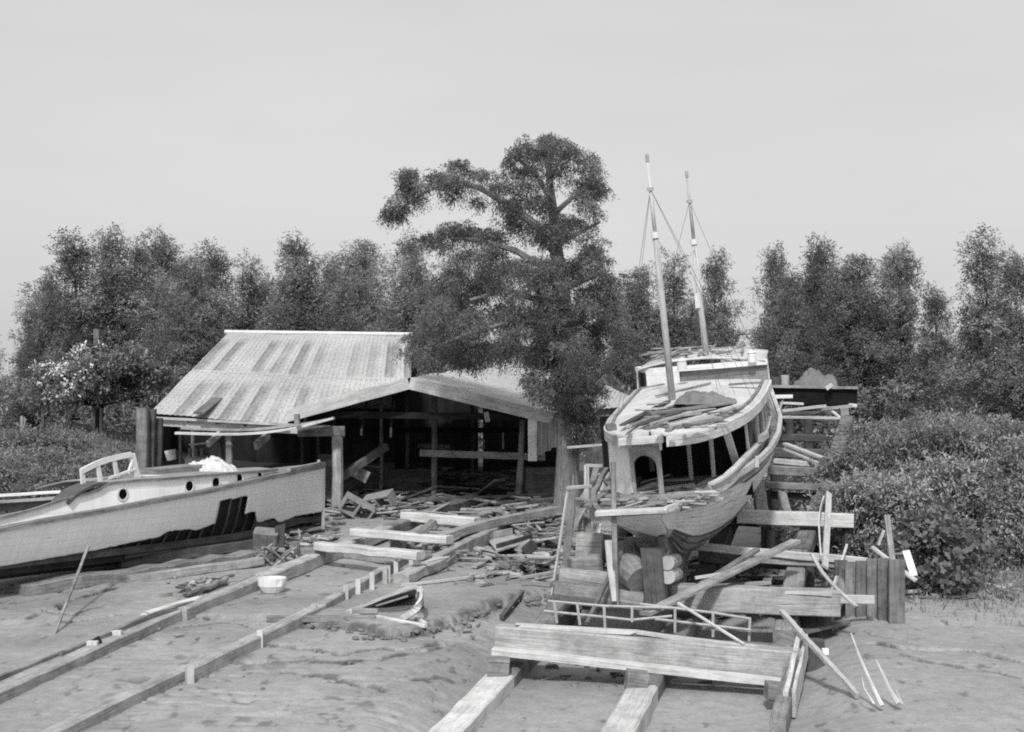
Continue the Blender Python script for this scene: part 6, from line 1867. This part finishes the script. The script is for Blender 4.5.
gt('straight board leaning in the stick heap beside the cypress', 543, 524, .15, 560, 514, .5, .2, .05, W_MID, name='board', cat='board')
gt('slim batten crossing in front of the stick heap', 492, 537, .1, 520, 517, .3, .06, .05, W_MID, name='batten', cat='board')
gt('grey plank edge lying along the third rail', 452, 548, .1, 500, 519, .4, .06, .2, W_GREY, name='plank', cat='plank')
# broken pallet box
pb2 = thing('broken_box', 'broken shallow wooden box beside the third launching rail', 'box', G(490, 545))
MB().box(G(497, 551, .12), G(531, 541, .12), .05, .3).build('side', W_DARK, pb2)
MB().box(G(492, 537, .2), G(512, 533, .2), .05, .22).build('side', W_LIGHT, pb2)
MB().box(G(470, 547, .15), G(492, 537, .15), .05, .22).build('side', W_GREY, pb2)
MB().slab([G(488, 540, .16), G(514, 534, .18), G(531, 541, .18), G(497, 551, .18)], .03).build('bottom', W_MID, pb2)
gt('pale board fallen against the broken box, pointing left', 470, 547, .12, 498, 556, .1, .14, .05, W_LIGHT, name='board', cat='board')
gt('small pale board below the broken box', 475, 553, .05, 505, 556, .05, .10, .04, W_LIGHT, name='board', cat='board')
gt('thin board lying across the second rail', 426, 562, .3, 448, 557, .3, .08, .03, W_LIGHT, name='board', cat='board')
# debris right of pallet: white board, blocks
gt('bleached block standing on end right of the stick heap', 541, 558, .0, 542, 558, .42, .28, .2, W_LIGHT, name='block', cat='block', up=(0, 1, 0))
gt('dark hollow block right of the broken box', 524, 553, .1, 535, 543, .3, .22, .18, W_DARK, name='block', cat='block')
gt('white sheet of board on the ground before the cypress', 540, 540, .25, 560, 537, .35, .35, .04, W_LIGHT, name='board', cat='board')
gt('grey plank on edge below the white sheet', 545, 545, .12, 560, 543, .15, .06, .24, W_GREY, name='plank', cat='plank')
gt('long grey plank lying towards the scaffold foot', 528, 563, .08, 575, 572, .12, .16, .10, W_MID, name='plank', cat='plank')
gt('flat bleached plank lying on the mud left of the cribbing', 512, 573, .03, 556, 580, .03, .14, .05, W_LIGHT, name='plank', cat='plank')
gt('short slanting board beside the bleached block', 547, 563, .1, 555, 550, .4, .08, .05, W_MID, name='board', cat='board')
gt('black stick standing in the mud left of the bleached plank', 530, 575, .0, 521, 566, .3, .07, .07, W_BLACK, name='stick', cat='stick')
gt('dark stick lying on the mud, the left leg of a pair', 502, 617, .05, 522, 592, .12, .08, .08, W_GREY, name='stick', cat='stick')
gt('dark stick lying on the mud, the short right one of a pair', 534, 592, .1, 538, 599, .05, .07, .07, W_DARK, name='stick', cat='stick')
mb = MB(); pts = [G(402, 585, .06), G(430, 582, .04), G(470, 577, .04), G(515, 571, .05), G(545, 565, .08)]
tag(plank_path(mb, pts, .06, .04).build('long_batten', W_LIGHT), 'very long thin pale batten lying over the mud towards the skiff frame', 'batten')
# skiff frame half buried
sk = thing('skiff_frame', 'bow frame of a small wrecked skiff half buried in the mud', 'wreck', G(400, 612))
mb = MB(); plank_path(mb, [G(343, 613, .05), G(370, 603, .22), G(395, 593, .42), G(412, 587, .5), G(420, 589, .5)], .07, .05); mb.build('gunwale', W_LIGHT, sk)
mb = MB(); plank_path(mb, [G(420, 589, .5), G(421, 600, .45), G(414, 611, .3), G(402, 619, .12)], .05, .10); mb.build('gunwale', W_LIGHT, sk)
MB().box(G(420.5, 610, .0), G(420, 590, .55), .10, .06, up=(0, 1, 0)).build('stem', W_LIGHT, sk)
MB().box(G(376, 606, .12), G(408, 596, .3), .05, .03).build('thwart', W_MID, sk)
rws = [[G(360 + 55 * i / 6, 611 - 14 * i / 6, .03), G(362 + 55 * i / 6, 605 - 17 * i / 6, .12 + .3 * i / 6)] for i in range(7)]
MB().grid(rws, lambda i, j: (i * .3, 5 + j * .3)).build('side_planking', W_GREY, sk, solid=.02)
gt('long grey pole lying over the second rail towards the skiff frame', 267, 619, .12, 375, 618, .12, .14, .10, W_MID, name='pole', cat='pole')
gt('weathered board continuing the pole over the broken mud edge', 345, 621, .1, 378, 619, .06, .2, .10, W_GREY, name='board', cat='board')
gt('pale pole lying across the mouth of the skiff frame', 352, 612, .12, 426, 626, .10, .07, .06, W_LIGHT, name='pole', cat='pole')
gt('short grey stub lying on the pale pole', 352, 611, .2, 378, 611, .2, .10, .08, W_MID, name='stub', cat='stub')
gt('small forked chip at the right end of the pale pole', 415, 617, .15, 426, 624, .1, .06, .05, W_LIGHT, name='chip', cat='chip')
gt('short leaning sliver beside the skiff stem', 414, 616, .05, 418, 606, .2, .05, .05, W_MID, name='sliver', cat='stick')
gt('thin board lying on the mud left of the second rail', 280, 605, .03, 320, 602, .03, .12, .04, W_MID, name='board', cat='board')
# bucket-like tin on the rail
tn_ = thing('tin_basin', 'crumpled white tin basin sitting on the first rail', 'basin', G(272, 592))
c = G(272, 592, .03)
MB().tube([c, c + Vector((0, 0, .12)), c + Vector((0, 0, .26))], [.16, .24, .25], 14, cap=False, jit=.06).build('bowl', WHITE, tn_, solid=.012)
MB().tube([c + Vector((0, 0, .01)), c + Vector((0, 0, .03))], [.16, .16], 12).build('bottom', WHITE, tn_)
# driftwood logs
for i, (x0, y0, x1, y1, r_, lab) in enumerate([(173, 591, 205, 579, .075, 'short knobbly driftwood log, left of the pair by the first rail'), (186, 593, 226, 579, .085, 'thicker knobbly driftwood log, right of the pair by the first rail'), (190, 586, 232, 577, .05, 'thin dark driftwood branch behind the pair of logs')]):
    a, b = G(x0, y0, .08), G(x1, y1, .12); rr = random.Random(i)
    mb = MB()
    for k in range(4):
        f0, f1 = rr.uniform(0, .3), rr.uniform(.6, 1.05); o_ = Vector((rr.uniform(-.08, .08), rr.uniform(-.12, .12), rr.uniform(-.04, .05)))
        mb.box(a.lerp(b, f0) + o_, a.lerp(b, f1) + o_ * .6, r_ * rr.uniform(.9, 1.8), r_ * rr.uniform(.7, 1.3), seg=7, jit=.03, ch=.25, ragged=.08, tw=rr.uniform(.5, 1.1), bow=rr.uniform(-.08, .08))
    tag(mb.build('driftwood', W_MID if i < 2 else W_DARK), lab, 'log')
gt('little stump sticking out of the mud left of the first rail', 97, 640, -.05, 98, 640, .22, .10, .08, W_BLACK, name='stump', cat='stump', up=(0, 1, 0))
gt('chip of board lying right of the driftwood logs', 228, 585, .03, 238, 583, .03, .12, .03, W_LIGHT, name='chip', cat='chip')

# mud clods along the broken edge: nobody could count them
rr = random.Random(4); mb = MB()
def clod(c, r_):
    c = Vector((c.x, c.y, c.z))
    n = 6; rows = []
    for i in range(5):
        th = math.pi * i / 4; rows.append([c + Vector((math.sin(th) * math.cos(6.283 * j / n), math.sin(th) * math.sin(6.283 * j / n), .6 * math.cos(th))) * r_ * (1 + rr.uniform(-.25, .25)) for j in range(n)])
    for r in rows: r.append(r[0])
    mb.grid(rows)
for k in range(90):
    i = rr.randrange(len(LEDGE) - 1); a, b = LEDGE[i], LEDGE[i + 1]; f = rr.random()
    x = a[0] + (b[0] - a[0]) * f + rr.gauss(0, .12); y = a[1] + (b[1] - a[1]) * f - abs(rr.gauss(0, .22))
    clod(Vector((x, y, gbase(y) + .02)), rr.uniform(.02, .065))
for k in range(80):
    q = G(rr.uniform(60, 480), rr.uniform(600, 690)); clod(q + Vector((0, 0, -.01)), rr.uniform(.015, .045))
tag(mb.build('mud_clods', MUDC), 'broken mud clods along the cracked edge', 'clods', kind='stuff')
# supports under the hulk and the upper crossbeams
for x_ in (772, 808, 845):
    q = P(x_, 402, 44.2); b = Vector((q.x, q.y, ground_z(q.x, q.y) - .2))
    MB().tube([b, q], [.17, .15], 9, jit=.05).build('pile', W_DARK, tw)
for (x_, y_, Y_) in [(766, 490, 29.7), (850, 494, 29.2), (775, 475, 31.4), (852, 478, 31.1), (778, 458, 34.4), (856, 461, 34.1), (780, 442, 36.9), (840, 445, 36.6), (848, 528, 26.7), (770, 530, 27.0), (790, 417, 40.6), (842, 418, 40.4)]:
    q = P(x_, y_, Y_); b = Vector((q.x, q.y, ground_z(q.x, q.y) - .2))
    MB().tube([b, q], [.12, .11], 8, jit=.05).build('support_pile', W_DARK, slip)
